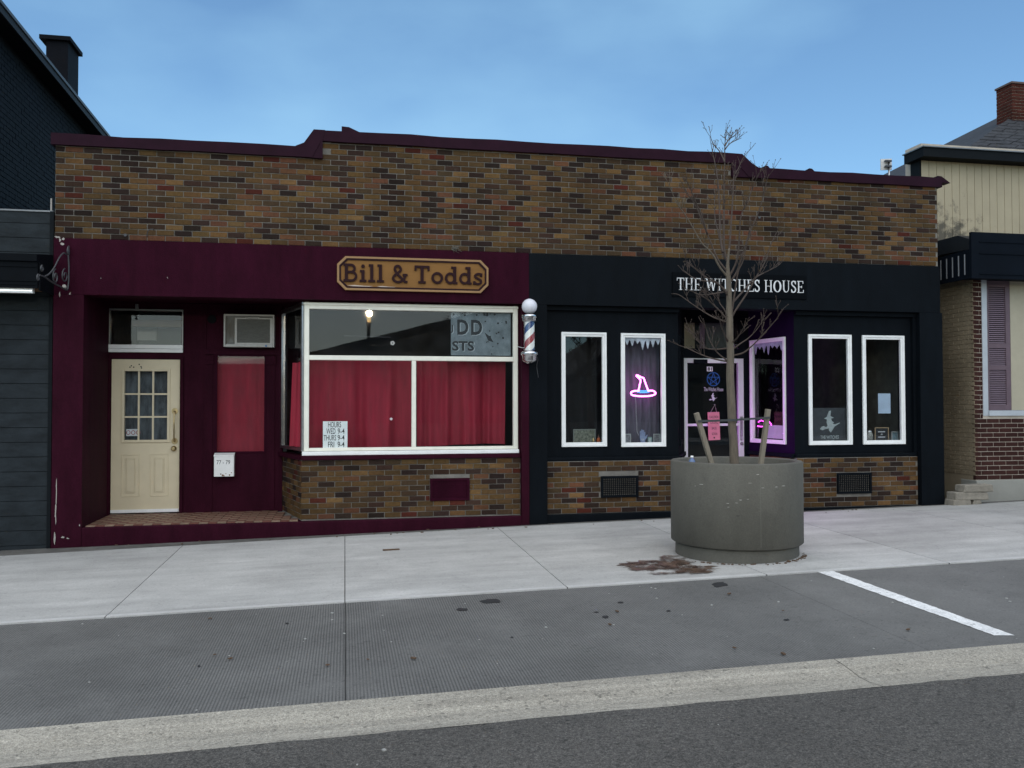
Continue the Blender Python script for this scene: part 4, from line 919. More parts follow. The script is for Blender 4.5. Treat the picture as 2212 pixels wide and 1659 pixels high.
def ring(o1, o2, y0, y1):
    A, B = octo(o1), octo(o2); mb = MB(); n = 8
    vs = [(x, y0, z) for x, z in A]+[(x, y0, z) for x, z in B]+[(x, y1, z) for x, z in A]+[(x, y1, z) for x, z in B]
    fs = []
    for i in range(n):
        j = (i+1) % n
        fs += [(i, j, n+j, n+i), (2*n+i, i, j, 2*n+j)[::-1], (n+i, n+j, 3*n+j, 3*n+i)]
    return mb.add(vs, fs)
ring(0.002, 0.026, YS-0.014, YS-0.0005).build('border', RAIL, sg)
ring(0.028, 0.048, YS-0.012, YS-0.0005).build('border', SMAR, sg)
tx_0, tx_1 = AX(742, 593, YS), AX(1042, 593, YS)
tz_0 = bzb+0.105; hT = bzt-bzb-0.20
for c, x, k in set_text('Bill & Todds', SLAB, tx_0, tx_1, tz_0, hT, 0.10, 0.30):
    glyph(SLAB, c, x, tz_0, k, hT, YS-0.022, YS-0.0008).build('letter', SMAR, sg)
for (a, b, w) in ((778, 618, .16), (835, 620, .12), (765, 622, .06)):
    x, z = at(a, b, YS); MB().prism([(x-w, z+0.006), (x-w*.4, z+0.012), (x+w*.3, z+0.004), (x+w, z+0.002), (x+w*.6, z-0.006), (x-w*.5, z-0.004)], YS-0.0022, YS-0.0008).build('worn_patch', mat('bare_wood', (0.55, 0.45, 0.38), 0.8), sg)
# "THE WITCHES HOUSE" board
wx_0, wx_1 = AX(1462, 615, YF-0.02), AX(1736, 617, YF-0.02)
bz0_, bz1_ = AZ(1600, 643, YF-0.02), AZ(1600, 592, YF-0.02)
ws = thing('shop_sign', 'black board with white serif capitals over the dark shop entrance', 'sign', ((wx_0+wx_1)/2, YF-0.02, bz0_))
box('board', mat('sign_black', (0.0028, 0.0038, 0.0052), 0.6, spec=0.04), ws, AX(1453, 615, YF-.02), AX(1743, 615, YF-.02), YF-0.018, YF-0.001, bz0_, bz1_)
lz0, lh = AZ(1600, 629.5, YF-.02), 0.0
lh = AZ(1600, 603.5, YF-.02)-lz0
WLET = mat('white_lettering', (0.7, 0.7, 0.7), 0.5, var=0.03)
k_ = 0
for c, x, k in set_text('THE WITCHES HOUSE', ROMAN, wx_0, wx_1, lz0, lh, 0.05, 0.42):
    glyph(ROMAN, c, x, lz0, k, lh, YF-0.024, YF-0.0182).build('letter', WLET, ws)

# barber pole
px_, pz_ = at(1144, 780, -0.16)
pole = thing('barber_pole', 'barber pole of red white and blue stripes with a white globe', 'barber pole', (px_, -0.16, pz_))
pc = (px_, -0.16, 0)
zz = lambda yp: AZ(1144, yp, -0.16)
def zi(y0, y1): return zz(y0), zz(y1)
kpx = (D-0.16)*0.98/F*1.03
rg = 17*kpx
gzc = zz(662)
MB().lathe([(max(0.001, rg*math.sin(a)), gzc-rg*math.cos(a)) for a in [math.pi*i/16 for i in range(17)]], pc, 28).build('globe', mat('opal_glass', (0.72, 0.72, 0.78), 0.25, var=0.03), pole)
CHR = mat('chrome', (0.62, 0.62, 0.63), 0.18, metal=1.0, var=0.1, scale=20)
MB().lathe([(0.001, zz(677.5)), (8*kpx, zz(678)), (9*kpx, zz(679.5)), (16*kpx, zz(680)), (17*kpx, zz(682)), (17*kpx, zz(686)), (15*kpx, zz(688)), (15.5*kpx, zz(692)), (13*kpx, zz(695)), (0.001, zz(695.5))], pc, 28).build('cap', CHR, pole)
MB().lathe([(0.001, zz(757)), (13*kpx, zz(757.5)), (16*kpx, zz(759)), (19*kpx, zz(762)), (19*kpx, zz(766)), (17*kpx, zz(768)), (15.5*kpx, zz(770)), (15.5*kpx, zz(778)), (14*kpx, zz(781)), (8*kpx, zz(783)), (7*kpx, zz(785)), (0.001, zz(785.5))], pc, 28).build('base_cup', CHR, pole)
zs0, zs1 = zz(757), zz(695)
RS = mat('pole_red', (0.30, 0.022, 0.03), 0.35); WS_ = mat('pole_white', (0.86, 0.84, 0.80), 0.35); BS = mat('pole_blue', (0.015, 0.045, 0.17), 0.35)
sl_ = [(RS, 1), (WS_, 1), (BS, 1), (WS_, 1)]
n = 28; m_ = 24
for idx, (mm_, _) in enumerate(sl_):
    mb = MB(); R_ = 11*kpx
    # helical band idx of 4 (red, white, blue, white), rising to the right
    rise = (zs1-zs0)*1.05
    for i in range(n):
        a0, a1 = -math.pi+2*math.pi*i/n, -math.pi+2*math.pi*(i+1)/n
        for turn in range(-2, 3):
            def zb(a, q): return zs0+rise*((a+math.pi)/(2*math.pi)*0.9+turn+q/4.0)
            q0 = [zb(a0, idx), zb(a1, idx), zb(a1, idx+1), zb(a0, idx+1)]
            q0 = [min(max(v, zs0), zs1) for v in q0]
            if max(q0)-min(q0) < 1e-5 or (q0[3]-q0[0] < 1e-6 and q0[2]-q0[1] < 1e-6): continue
            P = [(pc[0]+R_*math.cos(a), pc[1]+R_*math.sin(a), v) for a, v in zip((a0, a1, a1, a0), q0)]
            mb.add(P, [(0, 1, 2, 3)], True)
    mb.build('stripe', mm_, pole)
MB().lathe([(13*kpx, zs0), (13*kpx, zs1)], pc, 32).build('glass_tube', GLASS, pole)
for yp in (700, 760): MB().tube([(px_, -0.15, zz(yp)), (px_, YF+0.005, zz(yp))], 0.012, 8).build('bracket', IRON, pole)
MB().tube(smooth_path([(AX(1118, 750), YF-0.004, zz(748)), (AX(1127, 757), -0.08, zz(750.5)), (px_-0.06, -0.14, zz(750.5))]), 0.004, 6).build('cable', mat('white_cable', (0.6, 0.6, 0.6), 0.5), pole)
MB().tube(smooth_path([(px_+0.09, -0.10, zz(765)), (px_+0.13, -0.06, zz(775)), (px_+0.12, YF-0.006, zz(790)), (px_+0.14, YF-0.006, zz(815))]), 0.004, 6).build('cable', IRON, pole)

# air conditioner
YA = REC-0.16
ac = thing('air_conditioner', 'weathered white window air conditioner above the red sidelight', 'air conditioner', ((ax0+ax1)/2, REC, az0))
ACW = mat('ac_enamel', (0.48, 0.47, 0.44), 0.5, var=0.14, scale=10); ACG = mat('ac_fins', (0.17, 0.17, 0.155), 0.6, var=0.25, scale=18, stretch=(1, 1, 6))
ka = (YA+D)/(REC+D); 
def acx(x): return AX(x, 715, YA)
def acz(y): return AZ(538, y, YA)
e0, e1, f0, f1 = acx(483), acx(592.5), acz(749.5), acz(679)
cs = MB(); t = 0.022
cs.box(e0, e0+t, YA, REC+0.2, f0, f1).box(e1-t, e1, YA, REC+0.2, f0, f1).box(e0+t, e1-t, YA, REC+0.2, f1-t, f1).box(e0+t, e1-t, YA, REC+0.2, f0, f0+0.035)
cs.build('casing', ACW, ac, 0.004)
box('coil', ACG, ac, e0+t, e1-t, YA+0.03, YA+0.1, f0+0.035, f1-t)
g0 = acx(507)
gf = MB().box(g0, g0+0.028, YA+0.004, YA+0.029, f0+0.036, f1-0.045).box(e1-0.055, e1-t-0.001, YA+0.004, YA+0.029, f0+0.036, f1-0.045).box(g0+0.028, e1-0.055, YA+0.004, YA+0.029, f1-0.062, f1-0.045).box(g0+0.028, e1-0.055, YA+0.004, YA+0.029, f0+0.036, f0+0.055)
gf.build('grille_frame', ACW, ac)
for i in range(22):
    z = f0+0.06+(f1-0.066-f0-0.06)*i/21
    box('fin', ACG, ac, g0+0.029, e1-0.056, YA+0.008, YA+0.029, z-0.003, z+0.003)
mb = MB()
for i in range(-8, 12):
    for sgn in (1, -1):
        xa = e0+t+0.002; xb = g0-0.002; za = f0+0.04+(f1-f0)*i/12; zb_ = za+sgn*(xb-xa)*1.4
        lo, hi = f0+0.037, f1-t-0.002
        if min(za, zb_) < lo or max(za, zb_) > hi: continue
        mb.tube([(xa, YA+0.02+0.002*sgn, za), (xb, YA+0.02+0.002*sgn, zb_)], 0.0022, 4)
tag(mb.build('mesh_screen', mat('ac_mesh', (0.22, 0.17, 0.12), 0.6), ac), kind='stuff')
np_ = box('name_plate', ACW, ac, acx(530), acx(560), YA-0.003, YA+0.003, f1-0.062, f1-0.038)
text_mb('FRIGIDAIRE', acx(532), acx(558), f1-0.056, f1-0.044, YA-0.0042, bold=0.01).build('lettering', BLACKINK, np_)
MB().tube([(acx(575), YA-0.004, f0+0.017), (acx(575), YA+0.001, f0+0.017)], 0.014, 14).build('badge', mat('badge_blue', (0.08, 0.2, 0.42), 0.5), ac)
# mail box
YM = REC-0.1
mb0, mb1, mc0, mc1 = AX(461.5, 1005, YM), AX(506, 1005, YM), AZ(484, 1029.5, YM), AZ(484, 979, YM)
ml = thing('mailbox', 'rusted white metal mailbox numbered 77 79 beside the cream door', 'mailbox', ((mb0+mb1)/2, REC, mc0))
MB().prism_x([(YM, mc0), (REC-0.002, mc0), (REC-0.002, mc1-0.01), (YM, mc1-0.035)], mb0+0.004, mb1-0.004).build('body', WHITE, ml, 0.004)
MB().prism_x([(YM-0.008, mc1-0.045), (YM-0.004, mc1-0.034), (REC-0.001, mc1-0.006), (REC-0.001, mc1+0.004), (YM-0.008, mc1-0.026)], mb0, mb1).build('lid', WHITE, ml, 0.002)
text_mb('77 - 79', AX(468, 1000, YM), AX(497, 1000, YM), AZ(484, 1003, YM), AZ(484, 994, YM), YM-0.0012, bold=0.0).build('lettering', BLACKINK, ml)
RU = mat('rust', (0.20, 0.10, 0.04), 0.9, var=0.3, scale=40)
for (a, b, r) in ((477, 1024, .012), (481, 1027, .016), (488, 1023, .007), (496, 1026, .013), (500, 1021, .008), (484, 1028, .01)):
    x, z = at(a, b, YM); MB().prism([(x+r*rnd.uniform(.5, 1)*math.cos(k*.7), z+r*rnd.uniform(.5, 1)*math.sin(k*.7)) for k in range(9)], YM-0.0012, YM+0.001).build('rust_spot', RU, ml)

# neon witch hat
def R7(x, y): return ((1950+x/2.2116)*0.57604, (1200+y/2.2116)*0.57604)
YN = 0.24
def np3(x, y, Y=YN):
    a, b = R7(x, y); X, Z = at(a, b, Y); return (X, Y, Z)
hat = thing('neon_hat_sign', 'glowing pink neon pointed hat with blue band in black shop window', 'neon sign', np3(1020, 640))
NP = emit('neon_pink', (1.0, 0.20, 0.78), 5.5); NBl = emit('neon_blue', (0.05, 0.25, 1.0), 2.6)
cone = [(982, 592), (992, 540), (1000, 505), (992, 488), (968, 466), (968, 458), (978, 460), (1000, 473), (1024, 482), (1034, 505), (1048, 545), (1062, 580), (1068, 592)]
MB().tube(smooth_path([np3(*p) for p in cone], 4), 0.0115, 8).build('crown_tube', NP, hat)
brim = [(978, 588), (940, 590), (920, 604), (930, 622), (970, 630), (1022, 632), (1080, 629), (1116, 618), (1124, 604), (1106, 588), (1072, 586)]
MB().tube(smooth_path([np3(*p) for p in brim], 4), 0.0115, 8).build('brim_tube', NP, hat)
for yy in (588, 600): MB().tube(smooth_path([np3(974, yy-4), np3(1000, yy), np3(1040, yy), np3(1072, yy-5)], 4), 0.0075, 8).build('band_tube', NBl, hat)
MB().tube(smooth_path([np3(955, 635), np3(962, 700), np3(963, 780), np3(968, 860), np3(970, 920), np3(985, 958)], 4), 0.004, 6).build('power_cord', mat('pale_cord', (0.4, 0.4, 0.42), 0.6), hat)
# second neon in the hidden cheek window of the entrance: its light pours over the opposite cheek
vp = MB(); cL, sL = math.cos(angL), math.sin(angL)
def chk(u, y, z): return (x_e0+u*cL-y*sL, YP+u*sL+y*cL, z)
neo = thing('neon_sign', 'magenta neon sign in the side window of the black entrance', 'neon sign', chk(lenL*.5, 0.1, cz0))
NM = emit('neon_magenta', (1.0, 0.06, 0.80), 9.0)
for zc_, rr in ((cz0+0.24, 0.10),):
    MB().tube([chk(lenL*.5+rr*math.cos(i*.2618), 0.10, zc_+rr*0.8*math.sin(i*.2618)) for i in range(25)], 0.008, 8).build('ring_tube', NM, neo)
MB().tube([chk(lenL*.25, 0.10, cz0+0.36), chk(lenL*.75, 0.10, cz0+0.36)], 0.008, 8).build('bar_tube', NM, neo)
ld = bpy.data.lights.new('neon_glow', 'AREA'); ld.shape = 'RECTANGLE'; ld.size = 0.4; ld.size_y = 0.35; ld.energy = 11.0; ld.color = (0.72, 0.09, 1.0)
lo = bpy.data.objects.new('neon_glow', ld); col.objects.link(lo); lo.location = chk(lenL*.45, -0.03, cz0+0.25)
lo.rotation_euler = Vector((sL, -cL, 0)).to_track_quat('-Z', 'Y').to_euler()
adopt(lo, neo)
nn = thing('neon_sign', 'small magenta neon squiggle at the foot of the pink lit side window', 'neon sign', (x_e1-.3, .6, cz0))
NM2 = emit('neon_magenta_small', (1.0, 0.07, 0.85), 5.0)
for pts in ([(.80, .30), (.72, .325), (.64, .30), (.56, .315), (.50, .29), (.47, .24), (.50, .16), (.56, .10)], [(.82, .24), (.74, .235), (.66, .235), (.60, .22)], [(.58, .27), (.55, .22), (.57, .17)]):
    tb_ = MB().tube(smooth_path([(lenR*(.95-(.9-u)*.9), .06, cz0+z) for u, z in pts], 4), .007, 7); trR(tb_).build('tube', NM2, nn)
# frost drips painted on glass
FROST = mat('frost_paint', (0.50, 0.53, 0.60), 0.9, var=0.35, scale=14)
def icicles(x0, x1, ztop, hmax, seed):
    r = random.Random(seed); pts = [(x0, ztop)]; n = 7; bot = []
    for i in range(n):
        a = x0+(x1-x0)*(i+0.15)/n; b = x0+(x1-x0)*(i+0.85)/n; dd = hmax*r.uniform(0.45, 1); up = hmax*r.uniform(0.18, 0.35)
        bot += [(a-0.004, ztop-up), ((a*.7+b*.3), ztop-dd*.8), ((a+b)/2, ztop-dd), ((a*.3+b*.7), ztop-dd*.85), (b+0.004, ztop-up)]
    return pts+bot+[(x1, ztop)]
h = holes[1]
tag(MB().prism(icicles(h[0]+0.058, h[1]-0.058, h[3]-0.058, 0.17, 4), YP+0.012, YP+0.0125).build('frost_decal', FROST), 'painted white icicles along the top of the neon hat window', 'decal')
mbx = MB().prism(icicles(lenR*0.17+0.058, lenR*0.95-0.058, cz1-0.058, 0.19, 9), 0.012, 0.0125)
tag(trR(mbx).build('frost_decal', FROST), 'painted icicles along the top of the pink lit side window', 'decal')
tag(trR(MB().box(lenR*0.28, lenR*0.75, 0.05, 0.055, cz0+0.07, cz0+0.26)).build('price_list', mat('white_list', (0.6, 0.58, 0.62), 0.7)), 'white list propped at the foot of the pink lit side window', 'paper')

# ornaments on the window shelves
def stand(name, label, cat, m, xa, ya, xb, yb, Y=0.24, th=0.012, inner=None):
    x0, x1, z0, z1 = AX(xa, (ya+yb)/2, Y), AX(xb, (ya+yb)/2, Y), AZ((xa+xb)/2, yb, Y), AZ((xa+xb)/2, ya, Y)
    o = thing(name, label, cat, ((x0+x1)/2, Y, z0))
    t = 0.012; f = MB().box(x0, x0+t, Y-th, Y, z0, z1).box(x1-t, x1, Y-th, Y, z0, z1).box(x0+t, x1-t, Y-th, Y, z0, z0+t).box(x0+t, x1-t, Y-th, Y, z1-t, z1)
    f.build('frame', m, o); box('picture', inner or m, o, x0+t, x1-t, Y-0.004, Y, z0+t, z1-t)
    return o, x0, x1, z0, z1
GRN = mat('embossed_tin', (0.085, 0.095, 0.08), 0.4, var=0.7, scale=30, color2=(0.16, 0.17, 0.13)); PIC = mat('grey_print', (0.22, 0.22, 0.24), 0.8, var=0.7, scale=45); PALEF = mat('pale_frame', (0.4, 0.42, 0.42), 0.6)
stand('ornate_tray', 'embossed greenish tray leaning in the window nearest the barber pole', 'tray', mat('tray_rim', (0.2, 0.22, 0.2), 0.35), 1238, 927, 1286, 957, inner=GRN)
x, z = at(1293, 957, 0.24)
gn = thing('pumpkin_figure', 'small orange figure on the shelf beside the embossed tray', 'ornament', (x, 0.24, z)); OR = mat('orange_glaze', (0.45, 0.10, 0.02), 0.5)
MB().lathe([(0.001, 0), (0.024, 0.004), (0.03, 0.03), (0.022, 0.055), (0.013, 0.07), (0.001, 0.09)], (x, 0.24, z), 14).build('body', OR, gn)
MB().lathe([(0.012, 0.07), (0.007, 0.10), (0.001, 0.115)], (x, 0.24, z), 10).build('cap', mat('brown_glaze', (0.12, 0.05, 0.03), 0.5), gn)
x, z = at(1282, 957, 0.2)
tag(MB().lathe([(0.001, 0), (0.02, 0.003), (0.012, 0.02), (0.022, 0.045), (0.008, 0.07), (0.001, 0.075)], (x, 0.2, z), 12).build('brass_bell', BRASS), 'little brass bell in front of the embossed tray', 'ornament')
stand('framed_print', 'grey framed print at the left foot of the neon hat window', 'picture', PALEF, 1350.5, 937, 1362.5, 957, inner=PIC)
stand('framed_print', 'grey framed print of a figure right of the palm ornament', 'picture', PALEF, 1411, 937, 1426, 957, inner=PIC)
stand('card_box', 'tiny green card between palm ornament and framed print', 'card', mat('green_card', (0.2, 0.3, 0.28), 0.7), 1399, 944, 1408, 957, Y=0.2, inner=mat('pale_card', (0.5, 0.52, 0.52), 0.7))
# palm ornament
x0, z0 = at(1388.5, 957, 0.21); hz_ = AZ(1388.5, 927.5, 0.21)-z0; kw = hz_/2.1
PALM = mat('palm_blue', (0.24, 0.29, 0.45), 0.6, var=0.2, scale=30)
hd = thing('palm_ornament', 'pale blue palmistry hand standing between the framed prints', 'ornament', (x0, 0.21, z0))
hp = [(-.28, 0), (.28, 0), (.42, .55), (.62, .8), (.78, 1.25), (.66, 1.28), (.5, .98), (.4, 1.0), (.4, 1.65), (.34, 1.72), (.26, 1.65), (.22, 1.12), (.19, 1.12), (.19, 1.95), (.1, 2.02), (.02, 1.95), (0, 1.15), (-.03, 1.15), (-.05, 2.04), (-.13, 2.1), (-.21, 2.04), (-.22, 1.12), (-.25, 1.12), (-.28, 1.8), (-.36, 1.87), (-.44, 1.8), (-.46, .8), (-.42, .5)]
MB().prism([(x0+a*kw, z0+b*kw) for a, b in hp], 0.205, 0.217).build('hand', PALM, hd)
mb = MB(); stroke(mb, arc(x0, z0+kw*.62, kw*.17, kw*.17, 130, 400, 12), [0.004+0.006*math.sin(math.pi*i/12) for i in range(13)], 0.2035, 0.2048); mb.build('moon_mark', PALE, hd)
box('foot', DARK, hd, x0-.4*kw, x0+.4*kw, 0.195, 0.24, z0-0.006, z0-0.0002)
# witch poster and framed card, notice
o, x0, x1, z0, z1 = poster('witch_poster', 'dark poster of a pale broom riding witch at the foot of its window', 'poster', mat('dark_poster', (0.03, 0.033, 0.038), 0.5, var=0.3, scale=12), 1748, 881, 1835, 957, YP+0.05)
PG = mat('poster_pale', (0.34, 0.38, 0.38), 0.7, var=0.2, scale=25); witch(o, *at(1790, 911, YP+.05), 0.27, YP+0.0485, PG)
text_mb('THE WITCHES', AX(1772, 945, YP+.05), AX(1812, 945, YP+.05), AZ(1790, 948, YP+.05), AZ(1790, 940.5, YP+.05), YP+0.0485, bold=0.012).build('lettering', PG, o)
text_mb('HOUSE', AX(1782, 953, YP+.05), AX(1802, 953, YP+.05), AZ(1790, 956.5, YP+.05), AZ(1790, 950.5, YP+.05), YP+0.0485, bold=0.012).build('lettering', PG, o)
poster('window_notice', 'plain pale blue sheet taped inside the window farthest from the barber pole', 'paper', mat('blue_paper', (0.42, 0.52, 0.66), 0.8), 1897, 850, 1923.5, 893, YP+0.03)
o, x0, x1, z0, z1 = stand('framed_card', 'wood framed black card below the pale blue sheet', 'picture', mat('light_wood', (0.34, 0.24, 0.14), 0.6), 1889, 923, 1919, 953, inner=BLACKINK)
for zf, wf in ((.68, .5), (.5, .12), (.3, .5)): text_mb('WITCH' if wf > .2 else '&', (x0+x1)/2-(x1-x0)*wf/2, (x0+x1)/2+(x1-x0)*wf/2, z0+(z1-z0)*(zf-.06), z0+(z1-z0)*(zf+.06), 0.2352).build('lettering', PALE, o) if False else box('print_line', PALE, o, (x0+x1)/2-(x1-x0)*wf/2, (x0+x1)/2+(x1-x0)*wf/2, 0.2345, 0.2352, z0+(z1-z0)*(zf-.035), z0+(z1-z0)*(zf+.035))
stand('framed_print', 'small blue grey picture beside the wood framed card', 'picture', PALEF, 1925, 932, 1940, 953, Y=.26, inner=mat('blue_print', (0.16, 0.24, 0.28), 0.7, var=.5, scale=30))
x, z = at(1877, 953, 0.24)
jar = thing('glass_jar', 'squat pale jar at the corner of the window with the blue sheet', 'jar', (x, .24, z))
MB().lathe([(0.001, 0), (0.05, 0.002), (0.055, 0.06), (0.05, 0.11), (0.04, 0.125), (0.04, 0.13), (0.001, 0.13)], (x, .24, z), 16).build('body', mat('jar_grey', (0.3, 0.3, 0.27), 0.3, var=.5, scale=30), jar)
MB().lathe([(0.043, 0.131), (0.043, 0.15), (0.001, 0.155)], (x, .24, z), 16).build('lid', STEEL, jar)

# ================================================================== PLANTER AND TREE
PY = -2.53; PX = AX(1590, 1110, PY)
PZ = gz(PX, PY)
RB = 0.662
PLM = mat('planter_concrete', (0.102, 0.097, 0.080), 0.8, var=0.16, scale=2.4, bump=0.25, bscale=60, grain=0.08, gscale=130, stretch=(1, 1, 0.5), stain=0.13, pits=0.12)
z_rim = AZ(1592, 1004, PY-RB+0.0)
z_lip = AZ(1592, 1193, PY-RB)
pl = thing('concrete_planter', 'large round dark grey concrete planter on the sidewalk', 'planter', (PX, PY, PZ))
pcn = (PX, PY, 0)
MB().lathe([(0.55, z_lip+0.02), (RB-0.02, z_lip), (RB, z_lip+0.015), (RB, z_rim-0.012), (RB-0.012, z_rim), (RB-0.07, z_rim), (RB-0.08, z_rim-0.012), (RB-0.085, z_rim-0.22)], pcn, 96).build('drum', PLM, pl)
MB().lathe([(RB-0.045, PZ-0.06), (RB-0.045, z_lip-0.02), (RB-0.06, z_lip+0.012), (0.5, z_lip+0.015)], pcn, 96).build('foot_ring', PLM, pl)
SOIL = mat('soil', (0.035, 0.027, 0.02), 0.95, var=0.4, scale=12, bump=1.0, bscale=40)
MB().lathe([(RB-0.084, z_rim-0.10), (0.3, z_rim-0.09), (0.001, z_rim-0.08)], pcn, 48).build('soil', SOIL, pl)
SCR = mat('scrape_white', (0.34, 0.325, 0.29), 0.8)
for (xp, yp, w, h_) in ((1541, 1052, .05, .010), (1533, 1057, .012, .012), (1621, 1044, .045, .006), (1648, 1054, .04, .006), (1604, 1081, .03, .012), (1618, 1079, .02, .006), (1597, 1088, .03, .006), (1582, 1090, .03, .008), (1583, 1098, .025, .006), (1637, 1025, .03, .01), (1694, 1050, .05, .009), (1678, 1052, .04, .01), (1599, 1116, .05, .006)):
    cx_, cz_ = at(xp, yp, PY-0.66); a = math.asin(max(-.95, min(.95, (cx_-PX)/RB)))
    pts = []
    q = []
    for k in range(10):
        t = k*.628; q.append((PX+(RB+0.0015)*math.sin(a+w/RB/2*math.cos(t)*rnd.uniform(.6, 1.1)), PY-(RB+0.0015)*math.cos(a+w/RB/2*math.cos(t)), cz_+h_/2*math.sin(t)*rnd.uniform(.5, 1.2)))
    MB().add(q, [tuple(range(10))]).build('scrape', SCR if yp < 1110 else mat('scuff_dark', (0.03, 0.03, 0.03), 0.9), pl)
sm_ = math.asin((AX(1637, 1100, PY-.6)-PX)/RB); q = []
for zz_ in (z_lip+.03, z_rim-.02):
    for da in (-.0022, .0022): q.append((PX+(RB+.001)*math.sin(sm_+da), PY-(RB+.001)*math.cos(sm_+da), zz_))
MB().add(q, [(0, 1, 3, 2)]).build('mould_seam', mat('seam_grey', (.17, .165, .145), .9), pl)
# blue bottle wedged on the rim
x, z = PX-0.52, z_rim-0.09
bt = thing('plastic_bottle', 'clear blue plastic bottle poking over the planter rim', 'bottle', (x, PY-0.1, z))
MB().lathe([(0.001, 0), (0.033, 0.003), (0.034, 0.08), (0.03, 0.1), (0.014, 0.12), (0.012, 0.13)], (x, PY-0.1, z), 16).build('body', mat('blue_plastic', (0.12, 0.18, 0.32), 0.15), bt)
MB().lathe([(0.015, 0.13), (0.015, 0.146), (0.001, 0.148)], (x, PY-0.1, z), 12).build('cap', WHITE, bt)
# stakes and strap
WOOD = mat('grey_stake_wood', (0.22, 0.19, 0.145), 0.85, var=0.25, scale=8, bump=0.4, bscale=120, stretch=(8, 8, 0.8))
def stake(xa, ya, xb, yb, Y, lbl, w=0.047):
    t0 = at(xa, ya, Y); t1 = at(xb, yb, Y)
    a = Vector((t1[0], Y+0.0, t1[1])); b = Vector((t0[0], Y, t0[1])); d = (a-b).normalized(); a = a+d*0.1
    sd = Vector((d.z, 0, -d.x)).normalized(); fr_ = Vector((0, 1, 0)); mb = MB(); vs = []
    for p in (a, b):
        for u, v in ((-1, -1), (1, -1), (1, 1), (-1, 1)): vs.append(p+sd*u*w/2+fr_*v*w/2)
    mb.add(vs, [(0, 1, 2, 3), (7, 6, 5, 4), (0, 4, 5, 1), (1, 5, 6, 2), (2, 6, 7, 3), (3, 7, 4, 0)])
    o = tag(mb.build('wooden_stake', WOOD, None, 0.004), lbl, 'stake', 'tree stakes in the planter')
    o.data.update()
    return b
s1 = stake(1504, 892, 1538, 1006, PY-0.1, 'weathered stake leaning away from the tree on the neon hat side')
s2 = stake(1659, 884, 1643, 1006, PY+0.02, 'weathered upright stake on the pink side window side of the tree')
tb = Vector((AX(1583, 907, PY), PY, AZ(1583, 907, PY)))
STRAP = mat('strap', (0.055, 0.06, 0.062), 0.8)
sp = thing('tree_strap', 'dark webbing strap tying the tree to both stakes', 'strap', tuple(tb))
def strap(a, b, w=0.022):
    n = (b-a).normalized(); u = Vector((0, 0, 1)); vs = []
    for p in (a, b):
        for sz, sy in ((-1, -1), (1, -1), (1, 1), (-1, 1)): vs.append(p+u*sz*w/2+Vector((0, 1, 0))*sy*0.002)
    return MB().add(vs, [(0, 1, 2, 3), (7, 6, 5, 4), (0, 4, 5, 1), (1, 5, 6, 2), (2, 6, 7, 3), (3, 7, 4, 0)])
L1 = Vector((AX(1508, 910, PY-.14), PY-.14, AZ(1508, 910, PY-.14))); L2 = Vector((AX(1664, 902, PY-.03), PY-.03, AZ(1664, 902, PY-.03)))
tf_ = Vector((tb.x, PY-0.075, tb.z)); strap(L1, tf_).build('strap_band', STRAP, sp); strap(tf_+Vector((0.002, 0, 0.002)), L2).build('strap_band', STRAP, sp)
# the young tree
BARK = mat('young_bark', (0.135, 0.11, 0.082), 0.9, var=0.3, scale=14, bump=0.6, bscale=60, stretch=(3, 3, 0.5))
TWIG = mat('twig_bark', (0.070, 0.050, 0.040), 0.85, var=0.2, scale=14)
def Rt(x, y): return ((2450+x/2.0745)*0.57604, (450+y/2.0745)*0.57604)
def R6(x, y): return ((1950+x/2.3284)*0.57604, (900+y/2.3284)*0.57604)
YT = PY
def tp(p, yo=0.0):
    X, Z = at(p[0], p[1], YT+yo); return Vector((X, YT+yo, Z))
tree = thing('young_tree', 'bare young street tree with upswept twiggy branches in the round planter', 'tree', (PX+0.03, PY, z_rim-0.1))
trunk_px = [R7(1780, 1240), R7(1778, 1190), R7(1770, 1000), R7(1760, 900), R7(1757, 800), R7(1748, 600), R7(1742, 450), R7(1746, 300), R7(1740, 150), R7(1738, 0), Rt(590, 1500), Rt(590, 1380), Rt(585, 1260), Rt(578, 1150), Rt(582, 1080), Rt(590, 1000)]
rt_px = [.060, .056, .05, .048, .050, .047, .046, .043, .042, .041, .038, .034, .032, .022, .015, .01]
tpath = smooth_path([tp(p) for p in trunk_px], 3); rr_ = []
for i in range(len(tpath)):
    t = i/3; a = int(t); b = min(a+1, len(rt_px)-1); rr_.append((rt_px[a]+(rt_px[b]-rt_px[a])*(t-a))*0.87)
MB().tube(tpath, rr_, 12).build('trunk', BARK, tree)
